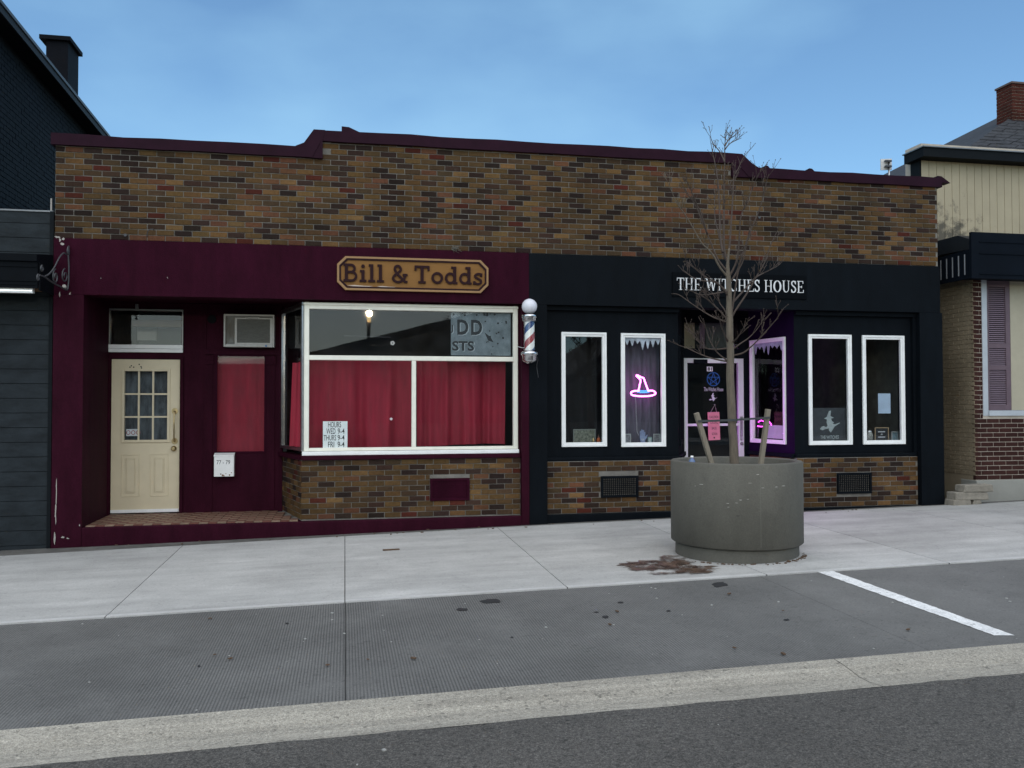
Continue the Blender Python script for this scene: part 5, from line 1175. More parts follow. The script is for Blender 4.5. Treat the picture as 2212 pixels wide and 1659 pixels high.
limbs = [
 [(585, 1230), (520, 1150), (470, 1060), (430, 1010), (370, 950), (320, 860), (250, 740), (190, 660), (140, 550), (115, 490)],
 [(575, 1180), (500, 1080), (450, 960), (400, 840), (340, 690), (280, 590), (245, 545)],
 [(420, 890), (380, 760), (330, 640), (290, 540), (270, 490)],
 [(580, 1100), (545, 1050), (510, 900), (480, 760), (475, 640), (470, 580)],
 [(585, 1120), (552, 1010), (548, 850), (550, 700), (550, 500), (555, 330), (556, 200), (565, 120), (575, 45)],
 [(540, 1030), (520, 900), (515, 700), (505, 500), (480, 340), (460, 250), (440, 135)],
 [(582, 1090), (595, 950), (605, 800), (615, 650), (622, 500), (630, 430), (660, 380), (690, 310), (735, 245)],
 [(595, 1210), (650, 1090), (670, 900), (680, 760), (720, 650), (770, 540), (800, 460), (820, 415)],
 [(600, 1260), (650, 1180), (690, 1060), (740, 900), (800, 760), (840, 650), (860, 560), (880, 480), (900, 420)],
 [(605, 1545), (640, 1480), (740, 1330), (800, 1220), (860, 1120), (910, 980), (960, 870), (975, 820)],
 [(600, 1440), (700, 1330), (790, 1230), (880, 1180), (960, 1140), (990, 1115)],
 [(585, 1575), (480, 1540), (390, 1490), (300, 1430), (200, 1360), (140, 1352)],
 [(585, 1565), (540, 1510), (470, 1440), (400, 1380), (330, 1345), (240, 1310)],
 [(585, 1370), (500, 1270), (400, 1220), (320, 1150), (240, 1095)],
 [(590, 1330), (480, 1350), (380, 1360), (320, 1345)],
 [(588, 1345), (480, 1262), (380, 1250), (300, 1220), (235, 1168)],
 [(582, 1560), (556, 1480), (515, 1420), (500, 1340), (520, 1250)],
 [(604, 1540), (640, 1300), (660, 1180), (700, 1090), (730, 950), (760, 870)],
 [(556, 330), (520, 250), (470, 190), (445, 130)], [(556, 200), (590, 150), (640, 120)], [(556, 230), (600, 180), (685, 140)],
]
limbs = [[Rt(*p) for p in l] for l in limbs]
limbs += [[R6(*p) for p in l] for l in (
 [(1850, 1010), (1950, 985), (2030, 920), (2100, 850), (2180, 760), (2240, 690), (2300, 600)],
 [(1850, 960), (1930, 900), (1990, 860), (2060, 790), (2110, 720)], [(1850, 900), (1900, 850), (1940, 790), (1960, 740)],
 [(1815, 945), (1700, 955), (1600, 935), (1540, 860), (1440, 750)], [(1818, 1062), (1700, 1040), (1580, 1000), (1450, 940), (1380, 918)],
 [(1818, 1060), (1720, 980), (1660, 880), (1620, 760)], [(1815, 890), (1760, 760), (1740, 690)])]
def twigs(mb, path, rad, r, n, ln, depth=0):
    for _ in range(n):
        i = r.randint(int(len(path)*0.35), len(path)-2); p = path[i]; d = (path[i+1]-path[i]).normalized()
        side = Vector((r.uniform(-1, 1), r.uniform(-.7, .7), r.uniform(-.2, .6))).normalized()
        q = (d*0.9+side*0.75+Vector((0, 0, .25))).normalized(); l = ln*r.uniform(.4, 1.1)
        e1 = p+q*l*.5+Vector((r.uniform(-.01, .01), r.uniform(-.01, .01), .008)); e2 = p+q*l+Vector((0, 0, l*.18))
        mb.tube([p, e1, e2], [rad[i]*.55+.0008, .0022, .0014], 5)
        mb.tube([e2-Vector((0, 0, .002)), e2+q*.006, e2+q*.014], [.002, .0042, .001], 5)
        if depth < 1 and l > .1: twigs(mb, [p, e1, e2], [.003, .0025, .002], r, 2, ln*.45, depth+1)
for k, l in enumerate(limbs):
    r = random.Random(100+k); sp_y = r.uniform(-.45, .45); n = len(l)
    pts = smooth_path([tp(p, sp_y*(i/(n-1))) for i, p in enumerate(l)], 4); L_ = sum((pts[i+1]-pts[i]).length for i in range(len(pts)-1))
    r0 = 0.0075+0.0075*min(1.0, L_/1.8); m_ = len(pts)
    rad = [r0+(0.0024-r0)*(i/(m_-1))**0.8 for i in range(m_)]
    mb = MB().tube(pts, rad, 7); twigs(mb, pts, rad, r, int(4+L_*5), 0.17)
    mb.build('branch', TWIG if k > 0 else BARK, tree)

# ================================================================== LEFT NEIGHBOUR
lb = thing('dark_neighbour_building', 'charcoal boarded shop with black painted brick side wall above', 'building', (-6, 0.5, 0))
CHAR = mat('charcoal_board', (0.0185, 0.0235, 0.0275), 0.65, spec=0.15, var=0.4, scale=4.5, bump=0.35, bscale=25, stain=.15, stretch=(0.7, 1, 1.6)); CHARD = mat('charcoal_trim', (0.0085, 0.0105, 0.0125), 0.65, spec=0.06)
BLKB = mat('black_masonry_paint', (0.0048, 0.0056, 0.0085), 0.65, spec=0.06, var=0.3, scale=1.5, bump=0.4, bscale=30)
xe = AX(104, 900); xL0 = -9.0
zt_l = AZ(60, 457)
shp = box('shop_front', CHARD, lb, xL0, XL-0.012, 0.02, 0.4, -0.4, zt_l)
bhh = 0.1695; z = gz(-4, 0)-0.12; i = 0
while z < zt_l-0.01:
    z1_ = min(z+bhh-0.006, zt_l-0.002)
    box('siding_board', CHAR, shp, xL0, xe, 0.0+rnd.uniform(-.001, .002), 0.019, z, z1_); z += bhh
box('corner_trim', CHARD, lb, xe+0.002, XL-0.006, -0.02, 0.019, -0.35, zt_l+0.01)
box('cap_flashing', mat('white_edge', (0.22, 0.23, 0.24), 0.6), lb, xL0, XL-0.014, -0.012, 0.4, zt_l+0.002, zt_l+0.02)
box('white_marker', FL, lb, AX(107, 440), AX(110, 440), 0.03, 0.05, zt_l+0.02, AZ(108, 427))
# tall part behind, wall receding along X = const
XE = AX(-45, 5, -0.2); X1 = XE-0.22
e0_, e1_ = atx(0, 5, XE), atx(232, 292, XE); slope = (e1_[1]-e0_[1])/(e1_[0]-e0_[0])
def ez(Y): return e0_[1]+slope*(Y-e0_[0])
Ya, Yb = -0.0, 9.0
tw_ = MB().prism_x([(Ya+0.45, 2.0), (Yb, 2.0), (Yb, ez(Yb)-0.1), (Ya+0.45, ez(Ya)-0.1)], -12, X1-0.012).build('side_wall', BLKB, lb)
MB().prism_x([(0.41, 2.0), (0.449, 2.0), (0.449, ez(0.4)-0.1), (0.41, ez(0.4)-0.1)], -12, X1-0.014).build('front_wall', BLKB, lb)
bk = MB()
z = zt_l-0.4; i = 0
while z < 6.2:
    yy = 0.46-(0.1 if i % 2 else 0)
    while yy < 6:
        if z+0.06 < ez(yy)-0.12: bk.box(X1-0.02, X1+rnd.uniform(-.002, .002), yy+0.005, yy+0.198, z, z+0.0585)
        yy += 0.2032
    z += BC; i += 1
tag(bk.build('painted_brickwork', BLKB, lb), kind='stuff')
MB().prism_x([(-0.2, ez(-.2)-0.10), (Yb, ez(Yb)-0.10), (Yb, ez(Yb)-0.03), (-0.2, ez(-.2)-0.03)], X1-8, XE-0.012).build('roof_deck', CHARD, lb)
MB().prism_x([(-0.22, ez(-.22)-0.12), (Yb, ez(Yb)-0.12), (Yb, ez(Yb)), (-0.22, ez(-.22))], XE-0.01, XE+0.012).build('barge_board', mat('roof_edge', (0.018, 0.02, 0.023), 0.6, spec=.15), lb)
MB().prism_x([(-0.22, ez(-.22)-0.028), (Yb, ez(Yb)-0.028), (Yb, ez(Yb)+0.015), (-0.22, ez(-.22)+0.015)], X1-8, XE+0.03).build('roof_edge_trim', mat('roof_edge_metal', (0.06, 0.063, 0.067), 0.5), lb)
# its chimney
XC_ = X1-0.25
yc0 = atx(146, 200, XC_)[0]; yc1 = atx(165, 200, XC_)[0]; xc0 = AX(99, 150, yc0); zc = AZ(120, 88, yc0)
ch = box('chimney', BLKB, lb, xc0, XC_, yc0, yc1+0.1, 4.0, zc)
box('chimney_cap', BLKB, ch, xc0-0.09, XC_+0.05, yc0-0.06, yc1+0.16, zc+0.001, zc+0.07)
# awning box with lit tube under it
aw = thing('awning_box', 'black panelled awning box with a lit tube under it on the charcoal shop', 'awning', (-5, -0.3, 2.3))
YAW2 = -0.52; xa = AX(81, 595, YAW2); za0, za1 = AZ(60, 622, YAW2), AZ(60, 566, YAW2); zat = AZ(60, 549, YAW2)
BLK2 = mat('awning_black', (0.0045, 0.0058, 0.0078), 0.6, spec=0.05, var=.2, scale=3)
MB().prism_x([(YAW2, za0), (YAW2, za1), (YAW2-0.03, za1+0.01), (YAW2-0.03, zat), (-0.02, zat+0.08), (-0.02, za1), (YAW2+0.03, za1-0.02), (YAW2+0.03, za0)], xL0, xa).build('valance', BLK2, aw)
box('end_panel', BLK2, aw, xa+0.002, xa+0.02, YAW2+0.03, -0.022, za0-0.02, za1)
for yp in (575, 606, 614): box('moulding', BLK2, aw, xL0, xa-0.01, YAW2-0.012, YAW2-0.001, AZ(60, yp+1.5, YAW2), AZ(60, yp, YAW2))
box('soffit', mat('soffit_wood', (0.10, 0.05, 0.02), 0.7, var=.2), aw, xL0, xa, YAW2+0.031, -0.023, za0+0.02, za0+0.04)
box('tube_housing', WHITE, aw, xL0, xa-0.06, YAW2+0.035, YAW2+0.10, za0-0.05, za0+0.018)
MB().tube([(xL0, YAW2+0.05, za0-0.025), (xa-0.07, YAW2+0.05, za0-0.025)], 0.016, 10).build('lamp_tube', emit('tube_white', (0.95, 1.0, 1.0), 3.0), aw)
# wrought iron scroll bracket
def Ra(x, y): return (x/6.9125*0.57604, (900+y/6.9125)*0.57604)
XB_ = AX(151, 600)
def bp3(x, y): a = Ra(x, y); Y, Z = atx(a[0], a[1], XB_); return (XB_, min(Y, YF-0.01), Z)
br = thing('scroll_bracket', 'wrought iron scroll bracket jutting from the maroon fascia by the awning', 'bracket', (XB_, YF, 2.5))
for pts in ([(1160, 945), (1250, 900), (1340, 810), (1420, 690), (1500, 530), (1580, 400), (1660, 340), (1720, 380)], [(1020, 910), (1160, 960), (1300, 1060), (1450, 1150), (1600, 1230), (1700, 1290), (1750, 1280)], [(1800, 180), (1770, 260), (1770, 380), (1790, 650), (1800, 850), (1790, 1050), (1760, 1230), (1745, 1290)]):
    MB().tube(smooth_path([bp3(*p) for p in pts], 5), 0.009, 6).build('bar', IRON, br)
for cx_, cy_, rx, ry, d_ in ((1095, 740, 42, 85, 1), (990, 980, 35, 90, 1), (1440, 950, 75, 200, 1), (1685, 930, 85, 190, -1), (1785, 290, 45, 130, 1)):
    pts = [(cx_+rx*(1-i/26)*math.cos(d_*(i*.42+1.6)), cy_+ry*(1-i/26)*math.sin(-(i*.42+1.6))) for i in range(22)]
    MB().tube([bp3(*p) for p in pts], 0.008, 6).build('scroll', IRON, br)
MB().tube([bp3(1690, 1230), bp3(1660, 1190)], 0.02, 8).build('boss', FL, br)

# ================================================================== RIGHT NEIGHBOUR
rbld = thing('cream_neighbour_building', 'shop of dark red brick with cream upper siding and slate roof', 'building', (11, 1, 0))
YR = 0.05
XK = AX(2104, 820, YR)                  # corner
XFAR = XK+5.0
zf_t = AZ(2160, 1036, YR)               # top of rendered base
z_br = AZ(2160, 600, YR)                # underside of awning
MOR2 = mat('pale_mortar', (0.46, 0.40, 0.33), 0.95, var=.15)
fw_x0, fw_x1, fw_z0, fw_z1 = AX(2122, 750, YR), XFAR-1.0, AZ(2170, 898, YR), z_br+0.4
fwall = wall_with_holes('front_wall', MOR2, rbld, XK+0.012, XFAR, zf_t-0.02, z_br+0.5, [(fw_x0, fw_x1, fw_z0, fw_z1)], YR+0.008, YR+0.25)
box('rendered_base', mat('base_render', (0.27, 0.265, 0.235), 0.9, var=.1, scale=3), rbld, XK-0.0, XFAR, YR-0.03, YR+0.3, gz(XK, 0)-0.2, zf_t-0.003, bevel=0.01)
B2 = []
def lay2(wall, p0, ang, ln, z0, n, skip, colr, out, L=0.2032, hgt=BC):
    for i in range(n):
        z = z0+hgt*(i+.5); u = -(L/2 if i % 2 else 0)
        while u < ln-0.02:
            a = max(u+JT/2, 0.001); b = min(u+L-JT/2, ln-0.001); u += L
            if b-a < 0.03: continue
            segs = [(a, b)]
            if skip: segs = [(p, q) for p, q in skip(a, b, z) if q-p > 0.025]
            for p, q in segs:
                um = (p+q)/2; k = rnd.uniform(.82, 1.18); c = tuple(v*k for v in colr)
                out.append((wall, p0[0]+um*math.cos(ang), p0[1]+um*math.sin(ang), z, ang, q-p, c))
def sk(a, b, z):
    if z+0.03 < fw_z0 or a+XK > fw_x1: return [(a, b)]
    lim = fw_x0-XK-0.006
    return [(a, min(b, lim))]
lay2(fwall, (XK, YR), 0, 1.9, zf_t, int((z_br+0.15-zf_t)/BC), sk, (0.046, 0.019, 0.016), B2)
side = MB().prism_x([(YR+0.012, gz(XK, 0)-0.2), (1.06, gz(XK, 0)-0.2), (1.06, z_br+0.6), (YR+0.012, z_br+0.6)], XK+0.006, XK+0.2).build('side_wall', mat('beige_masonry_paint', (0.265, 0.21, 0.14), 0.8, var=.14, scale=2.5, bump=.3, bscale=50), rbld)
B3 = []
lay2(side, (XK, 1.06), -math.pi/2, 1.06-YR, zf_t+0.06, int((z_br+0.2-zf_t)/BC), None, (0.27, 0.215, 0.145), B3)
B3 = [(w, x, y, z, a, l, (0.27, 0.215, 0.145)) for (w, x, y, z, a, l, c) in B3]
B2.sort(key=seen, reverse=True)
for bk_ in (B2, B3): set_bricks(bk_[:300 if bk_ is B2 else 260], rbld, 300, BRICK_O, BRICK_V)
# window with louvred shutter
WFR = mat('pale_grey_frame', (0.42, 0.45, 0.48), 0.5, var=.08)
rwf = MB().box(fw_x0+0.002, fw_x0+0.085, YR+0.0, YR+0.12, fw_z0, fw_z1).box(fw_x0+0.085, fw_x1-0.002, YR-0.02, YR+0.12, fw_z0-0.0, fw_z0+0.075).build('window_frame', WFR, rbld)
YSH = YR+0.06
sx_0, sx_1 = fw_x0+0.088, AX(2183, 760, YSH); sz_0 = fw_z0+0.078; sz_1 = z_br+0.05
MAU = mat('mauve_paint', (0.12, 0.078, 0.095), 0.55, var=.15, scale=6)
stw = 0.075
zz1, zz2, zz3, zz4, zz5, zz6 = AZ(2160, 887, YSH), AZ(2160, 875, YSH), AZ(2160, 799, YSH), AZ(2160, 790, YSH), AZ(2160, 752, YSH), AZ(2160, 742, YSH)
zz7 = AZ(2160, 620, YSH)
shf = MB().box(sx_0, sx_0+stw, YSH, YSH+0.035, sz_0, sz_1).box(sx_1-stw, sx_1, YSH, YSH+0.035, sz_0, sz_1)
for a, b in ((sz_0, zz2), (zz3, zz4), (zz5, zz6), (zz7, sz_1)): shf.box(sx_0+stw, sx_1-stw, YSH+0.001, YSH+0.034, a, b)
shu = shf.build('shutter', MAU, rbld)
SLT = mat('mauve_slat', (0.22, 0.165, 0.20), 0.55, var=.1, scale=8)
for a, b, n in ((zz2, zz3, 19), (zz4, zz5, 9), (zz6, zz7, 28)):
    for i in range(n):
        z = a+(b-a)*(i+.5)/n; hh_ = (b-a)/n*.62
        MB().add([(sx_0+stw+.001, YSH+0.004, z-hh_/2), (sx_1-stw-.001, YSH+0.004, z-hh_/2), (sx_1-stw-.001, YSH+0.028, z+hh_/2), (sx_0+stw+.001, YSH+0.028, z+hh_/2), (sx_0+stw+.001, YSH+0.010, z-hh_/2-.004), (sx_1-stw-.001, YSH+0.010, z-hh_/2-.004), (sx_1-stw-.001, YSH+0.033, z+hh_/2-.004), (sx_0+stw+.001, YSH+0.033, z+hh_/2-.004)], [(0, 1, 2, 3), (7, 6, 5, 4), (0, 4, 5, 1), (3, 2, 6, 7)]).build('slat', SLT, shu)
box('shutter_back', DARK, rbld, sx_0, sx_1, YSH+0.05, YSH+0.06, sz_0, sz_1)
box('cream_panel', mat('cream_panel', (0.40, 0.36, 0.265), 0.7, var=.06), rbld, sx_1+0.004, fw_x1, YSH, YSH+0.04, fw_z0+0.08, fw_z1)
# upper storey siding
YU = 1.06
XU = AX(1990, 360, YU)
zu_t = AZ(2100, 343, YU); zu_b = z_br+0.2
usd = box('upper_wall', MOR2, rbld, XU+0.01, XU+9, YU+0.015, YU+0.4, zu_b, zu_t+0.2)
CRS = mat('cream_siding', (0.39, 0.325, 0.215), 0.6, var=.08, scale=2, grain=.04)
# dirt creeping up the boards from their feet
nt = CRS.node_tree; N = nt.nodes; L = nt.links; b_ = N['Principled BSDF']; srcc = b_.inputs['Base Color'].links[0].from_socket
ge = N.new('ShaderNodeNewGeometry'); se = N.new('ShaderNodeSeparateXYZ'); L.new(ge.outputs['Position'], se.inputs[0])
mrz = N.new('ShaderNodeMapRange'); mrz.inputs[1].default_value = zu_b+1.5; mrz.inputs[2].default_value = zu_b+0.6; mrz.inputs[3].default_value = 0; mrz.inputs[4].default_value = 0.4; L.new(se.outputs['Z'], mrz.inputs[0])
mrx = N.new('ShaderNodeMapRange'); mrx.inputs[1].default_value = XU+1.3; mrx.inputs[2].default_value = XU+0.3; mrx.inputs[3].default_value = 0.4; mrx.inputs[4].default_value = 1; L.new(se.outputs['X'], mrx.inputs[0])
nd = N.new('ShaderNodeTexNoise'); nd.inputs['Scale'].default_value = 6; nd.inputs['Detail'].default_value = 8; nd.inputs['Roughness'].default_value = .75; L.new(ge.outputs['Position'], nd.inputs['Vector'])
m1 = N.new('ShaderNodeMath'); m1.operation = 'MULTIPLY'; L.new(mrz.outputs[0], m1.inputs[0]); L.new(mrx.outputs[0], m1.inputs[1])
m2 = N.new('ShaderNodeMath'); m2.operation = 'ADD'; L.new(m1.outputs[0], m2.inputs[0]); L.new(nd.outputs['Fac'], m2.inputs[1])
rmp = N.new('ShaderNodeValToRGB'); rmp.color_ramp.elements[0].position = .72; rmp.color_ramp.elements[1].position = .88; rmp.color_ramp.elements[0].color = (0, 0, 0, 1); rmp.color_ramp.elements[1].color = (.9, .9, .9, 1); L.new(m2.outputs[0], rmp.inputs['Fac'])
mxx = N.new('ShaderNodeMix'); mxx.data_type = 'RGBA'; L.new(rmp.outputs['Color'], mxx.inputs['Factor']); L.new(srcc, mxx.inputs[6]); mxx.inputs[7].default_value = (.055, .045, .03, 1); L.new(mxx.outputs[2], b_.inputs['Base Color'])
bw = 0.1345
for i in range(40):
    x = XU+i*bw
    MB().prism([(x+.003, zu_b), (x+bw-.003, zu_b), (x+bw-.003, zu_t), (x+.003, zu_t)], YU, YU+0.014).build('siding_board', CRS, usd, 0.003)
box('side_return', CHARD, rbld, XU-0.03, XU-0.001, YU-0.0, YU+0.22, zu_b, zu_t+0.0)
zc0, zc1 = AZ(2080, 342, YU-.22), AZ(2080, 321, YU-.22); xcl = AX(1995, 325, YU-.22)
eb = box('eaves_board', CHARD, rbld, xcl, XU+9, YU-0.22, YU+0.25, zc0, zc1-0.012)
box('eaves_cap', mat('eaves_metal', (0.16, 0.17, 0.18), 0.4, metal=.4), rbld, xcl-0.02, XU+9, YU-0.245, YU+0.27, zc1-0.01, zc1+0.006)
# awning of the brick shop
YAW = -0.25; xw_ = AX(2099, 560, YAW); zw0, zw1 = AZ(2160, 603, YAW), AZ(2160, 503, YAW)
NAVY = mat('navy_awning', (0.0040, 0.0062, 0.0105), 0.6, spec=0.05, var=.2, scale=2)
ra_ = thing('shop_awning', 'dark navy box awning with striped end over the red brick shop', 'awning', (xw_+2, YAW, zw0))
box('front_board', NAVY, ra_, xw_, xw_+6, YAW, YAW+0.05, zw0, zw1, bevel=.006)
for yp in (523, 548, 592): box('moulding', NAVY, ra_, xw_+.12, xw_+6, YAW-0.012, YAW-0.001, AZ(2160, yp+1.6, YAW), AZ(2160, yp, YAW))
zsd = zw0+0.42
MB().prism_x([(YAW+0.052, zw0+.01), (1.05, zw0+.01), (1.05, zsd-0.03), (YAW+0.052, zsd-0.0)], xw_+.01, xw_+.03).build('end_panel', NAVY, ra_)
MB().prism_x([(YAW+0.052, zsd+.002), (1.05, zsd+.05), (1.05, zsd+.25), (YAW+0.3, zsd+.24), (YAW+.1, zsd+.16)], xw_+.02, xw_+6).build('hood', mat('hood_rubber', (0.010, 0.011, 0.013), .5, spec=.2), ra_)
for i in range(7):
    y = YAW+0.14+i*0.125; box('stripe', mat('stripe_grey', (.24, .25, .27), .6), ra_, xw_+.003, xw_+.009, y, y+.016, zw0+.07, zsd-.06)
box('awning_soffit', NAVY, ra_, xw_+.03, xw_+6, YAW+.05, YR+.05, zw0+.03, zw0+.06)
# slate roof and chimney
SLATE = mat('slate', (0.036, 0.037, 0.041), 0.75, spec=.2, var=.3, scale=6, bump=.6, bscale=25, grain=.2, gscale=30)
zrE = AZ(2075, 322, 2.6); xrE = AX(2058, 322, 2.6)
zrR = AZ(2260, 200, 6.6); xrR = AX(2260, 200, 6.6)
rf = MB().add([(xrE, 2.6, zrE-.2), (xrE+9, 2.6, zrE-.2), (xrE+9, 6.6, zrR-.02), (xrR, 6.6, zrR-.02), (xrE, 10.6, zrE-.2)], [(0, 1, 2, 3), (4, 0, 3)]).build('roof', SLATE, rbld)
sh_ = MB(); nrow = 26
for i in range(nrow):
    t0, t1 = i/nrow, (i+1.25)/nrow
    def pt(t, s): 
        x0_ = xrE+(xrR-xrE)*t; return (x0_+s, 2.6+4*t, zrE-.2+(zrR-zrE+.2)*t)
    s = -0.1*(i % 2)
    while s < 3.2:
        w = rnd.uniform(.24, .34); dz = rnd.uniform(.008, .02); a, b = max(s, 0), s+w-.012
        P = [pt(t0, a), pt(t0, b), pt(min(t1, 1), b), pt(min(t1, 1), a)]
        up_ = (0, -.006, dz); sh_.add([(p[0], p[1]+up_[1], p[2]+dz+(.015 if k < 2 else 0)) for k, p in enumerate(P)]+[(P[0][0], P[0][1], P[0][2]), (P[1][0], P[1][1], P[1][2])], [(0, 1, 2, 3), (4, 5, 1, 0)]); s += w
tag(sh_.build('slates', SLATE, rbld), kind='stuff')
yk = 4.6; xk = AX(2186.5, 240, yk); zk = AZ(2186, 180, yk)
chm = box('chimney', MOR2, rbld, xk+.012, xk+.85, yk+.012, yk+.43, zk-1.6, zk-.01)
RED = (0.075, 0.021, 0.0145)
B4 = []
lay2(chm, (xk, yk), 0, .86, zk-20*BC*1.0, 20, None, RED, B4)
lay2(chm, (xk, yk+.44), -math.pi/2, .44, zk-20*BC, 20, None, RED, B4)
set_bricks(B4, rbld, 300, BRICK_O, BRICK_V)
box('chimney_cap', mat('cap_mortar', (.12, .08, .07), .9), chm, xk-.02, xk+.88, yk-.02, yk+.46, zk+.001, zk+.04)
# aerial on the shop roof
ya_ = 2.2; xn, zn = at(1914, 356, ya_)
an = thing('panel_antenna', 'small white square panel antenna on a mast above the parapet', 'antenna', (xn, ya_, 4.1))
hw_ = 13.5*(ya_+D)/F
MB().add([(xn-hw_, ya_, zn-hw_), (xn+hw_, ya_-.02, zn-hw_+.01), (xn+hw_, ya_-.02, zn+hw_+.01), (xn-hw_, ya_, zn+hw_), (xn-hw_, ya_+.02, zn-hw_), (xn+hw_, ya_, zn-hw_+.01), (xn+hw_, ya_, zn+hw_+.01), (xn-hw_, ya_+.02, zn+hw_)], [(0, 1, 2, 3), (7, 6, 5, 4), (0, 4, 5, 1), (1, 5, 6, 2), (2, 6, 7, 3), (3, 7, 4, 0)]).build('panel', mat('antenna_white', (.62, .6, .58), .6), an)
MB().tube([(xn+.02, ya_-.05, 4.14), (xn+.02, ya_-.05, zn+.05)], .016, 8).build('mast', STEEL, an)
for dz in (-.04, .05): box('clamp', IRON, an, xn-.05, xn+.06, ya_-.075, ya_-.022, zn+dz-.014, zn+dz+.014)
# loose blocks by the alley
BLOCK = mat('rough_block', (.24, .215, .175), .95, var=.25, scale=9, bump=.7, bscale=40)
def block(xa, xb, ya, yb, Y, lbl, tilt=0.0, d=.2):
    x0, x1, z0, z1 = AX(xa, yb, Y), AX(xb, yb, Y), AZ((xa+xb)/2, yb, Y), AZ((xa+xb)/2, ya, Y)
    mb = MB(); vs = []
    for yy in (Y, Y+d):
        for x, z in ((x0, z0), (x1, z0+tilt), (x1-.02, z1+tilt), (x0+.01, z1)): vs.append((x+rnd.uniform(-.012, .012), yy+rnd.uniform(-.012, .012), z+rnd.uniform(-.006, .006)))
    mb.add(vs, [(0, 1, 2, 3), (7, 6, 5, 4), (0, 4, 5, 1), (1, 5, 6, 2), (2, 6, 7, 3), (3, 7, 4, 0)])
    tag(mb.build('concrete_block', BLOCK, None, .012), lbl, 'block', 'loose blocks by the alley')
YK = -.22
gb = gz(9, YK)
block(2060, 2101, 1080, 1097, YK, 'flat concrete block at the bottom of the pile, towards the alley')
block(2103, 2124, 1080, 1096.5, YK+.01, 'short concrete block under the pile, towards the red brick wall')
block(2064, 2138, 1063.5, 1079.5, YK, 'long flat concrete block in the middle of the pile')
block(2083, 2146, 1047.5, 1063, YK, 'chipped pale block on top of the pile')

# ================================================================== LITTER AND MARKS ON THE GROUND
def patch(name, xp, yp, wpx, hpx, m, lift, seed, n=16, lo=.6):
    r = random.Random(seed); pts = []
    for k in range(n):
        a = 2*math.pi*k/n; q = r.uniform(lo, 1); x, y = gnd(xp+wpx/2*q*math.cos(a), yp-hpx/2*q*math.sin(a)); pts.append((x, y, gz(x, y)+lift))
    return MB().add(pts, [tuple(range(n))]).build(name, m)
TAR = mat('tar', (.018, .018, .019), .7)
for k, (a, b, w, h_) in enumerate(((1556, 1261, 38, 14), (1699, 1337, 16, 5), (1062, 1297, 58, 11), (998, 1315, 30, 7), (1340, 1300, 16, 4), (1308, 1331, 16, 7), (1288, 1321, 12, 3), (1444, 1318, 12, 4), (620, 1345, 10, 4), (430, 1437, 9, 6), (1106, 1375, 8, 4))):
    tag(patch('tar_spot', a, b, w, h_, TAR, -.0045, 30+k), kind='structure')
STN = mat('mud_stain_wet', (.055, .024, .018), .4, var=.5, scale=9, color2=(.13, .085, .06), stain=.3)
tag(patch('mud_stain', 1420, 1222, 190, 26, STN, .0045, 77, 34, .72), kind='structure')
for k, a in enumerate(((1490, 1229, 150, 22), (1395, 1232, 90, 8), (1372, 1220, 70, 7), (1430, 1240, 100, 6), (1350, 1226, 40, 5), (1470, 1216, 70, 14), (1452, 1207, 70, 16), (1420, 1222, 160, 20), (1500, 1236, 120, 16))):
    tag(patch('mud_stain', *a, STN, .0055+.0008*k, 78+k, 26, .5), kind='structure')
nt = STN.node_tree; N = nt.nodes; L = nt.links; gq = N.new('ShaderNodeNewGeometry'); nq = N.new('ShaderNodeTexNoise'); nq.inputs['Scale'].default_value = 7; nq.inputs['Detail'].default_value = 9; nq.inputs['Roughness'].default_value = .75
mq = N.new('ShaderNodeMapRange'); mq.inputs[1].default_value = .40; mq.inputs[2].default_value = .58; mq.inputs[4].default_value = .95; L.new(gq.outputs['Position'], nq.inputs['Vector']); L.new(nq.outputs['Fac'], mq.inputs[0]); L.new(mq.outputs[0], N['Principled BSDF'].inputs['Alpha'])
LEAF = mat('dead_leaf', (.10, .06, .035), .9); 
for k, (a, b, w, h_, lab) in enumerate(((845, 1188.5, 30, 4, 'flat brown wood scrap lying on the sidewalk before the maroon vent'),)):
    x, y = gnd(a, b); tag(MB().obox((x, y, gz(x, y)), .1, -.09, .09, -.02, .02, .001, .012).build('wood_scrap', LEAF), lab, 'debris')
deb = MB(); r = random.Random(5)
for k in range(130):          # crumbs in the gutter line, too small to count
    x = r.uniform(-3, 6); y = r.choice([r.uniform(-5.9, -3.7), r.uniform(-8.5, -6.5), r.uniform(-5.9, -3.7)]); s = r.uniform(.002, .008)*r.choice([.6, 1, 1])
    deb.obox((x, y, gz(x, y)-.01), r.uniform(0, 3), -s*r.uniform(.5, 2), s, -s, s, 0, s*.9)
tag(deb.build('grit', mat('pale_grit', (.36, .36, .34), .9)), 'pale grit and crumbs scattered over the street', 'debris', kind='stuff')
db2 = MB()
for k in range(104):           # leaf crumbs along the planter foot and the wall foot
    if k < 55: a = r.uniform(-2.6, -.4); x = PX+(RB-.02+r.uniform(0, .06))*math.cos(a); y = PY+(RB-.02+r.uniform(0, .06))*math.sin(a)
    elif k < 90: x = r.uniform(-3, 8); y = r.uniform(-.3, -.06)
    else: x = r.uniform(-2.5, 5); y = r.uniform(-5.8, -3.7)
    s = r.uniform(.006, .018); db2.obox((x, y, gz(x, y)+.001), r.uniform(0, 3), -s, s, -s*.5, s*.5, 0, s*.5)
tag(db2.build('leaf_crumbs', LEAF), 'brown leaf crumbs gathered at the planter foot and wall foot', 'debris', kind='stuff')

# ================================================================== ACROSS THE STREET (seen in the glass)
def mir(xp, yp, Yr, plane=.115): return at(xp, yp, 2*plane-Yr)       # a sighted reflection, put where the real thing stands
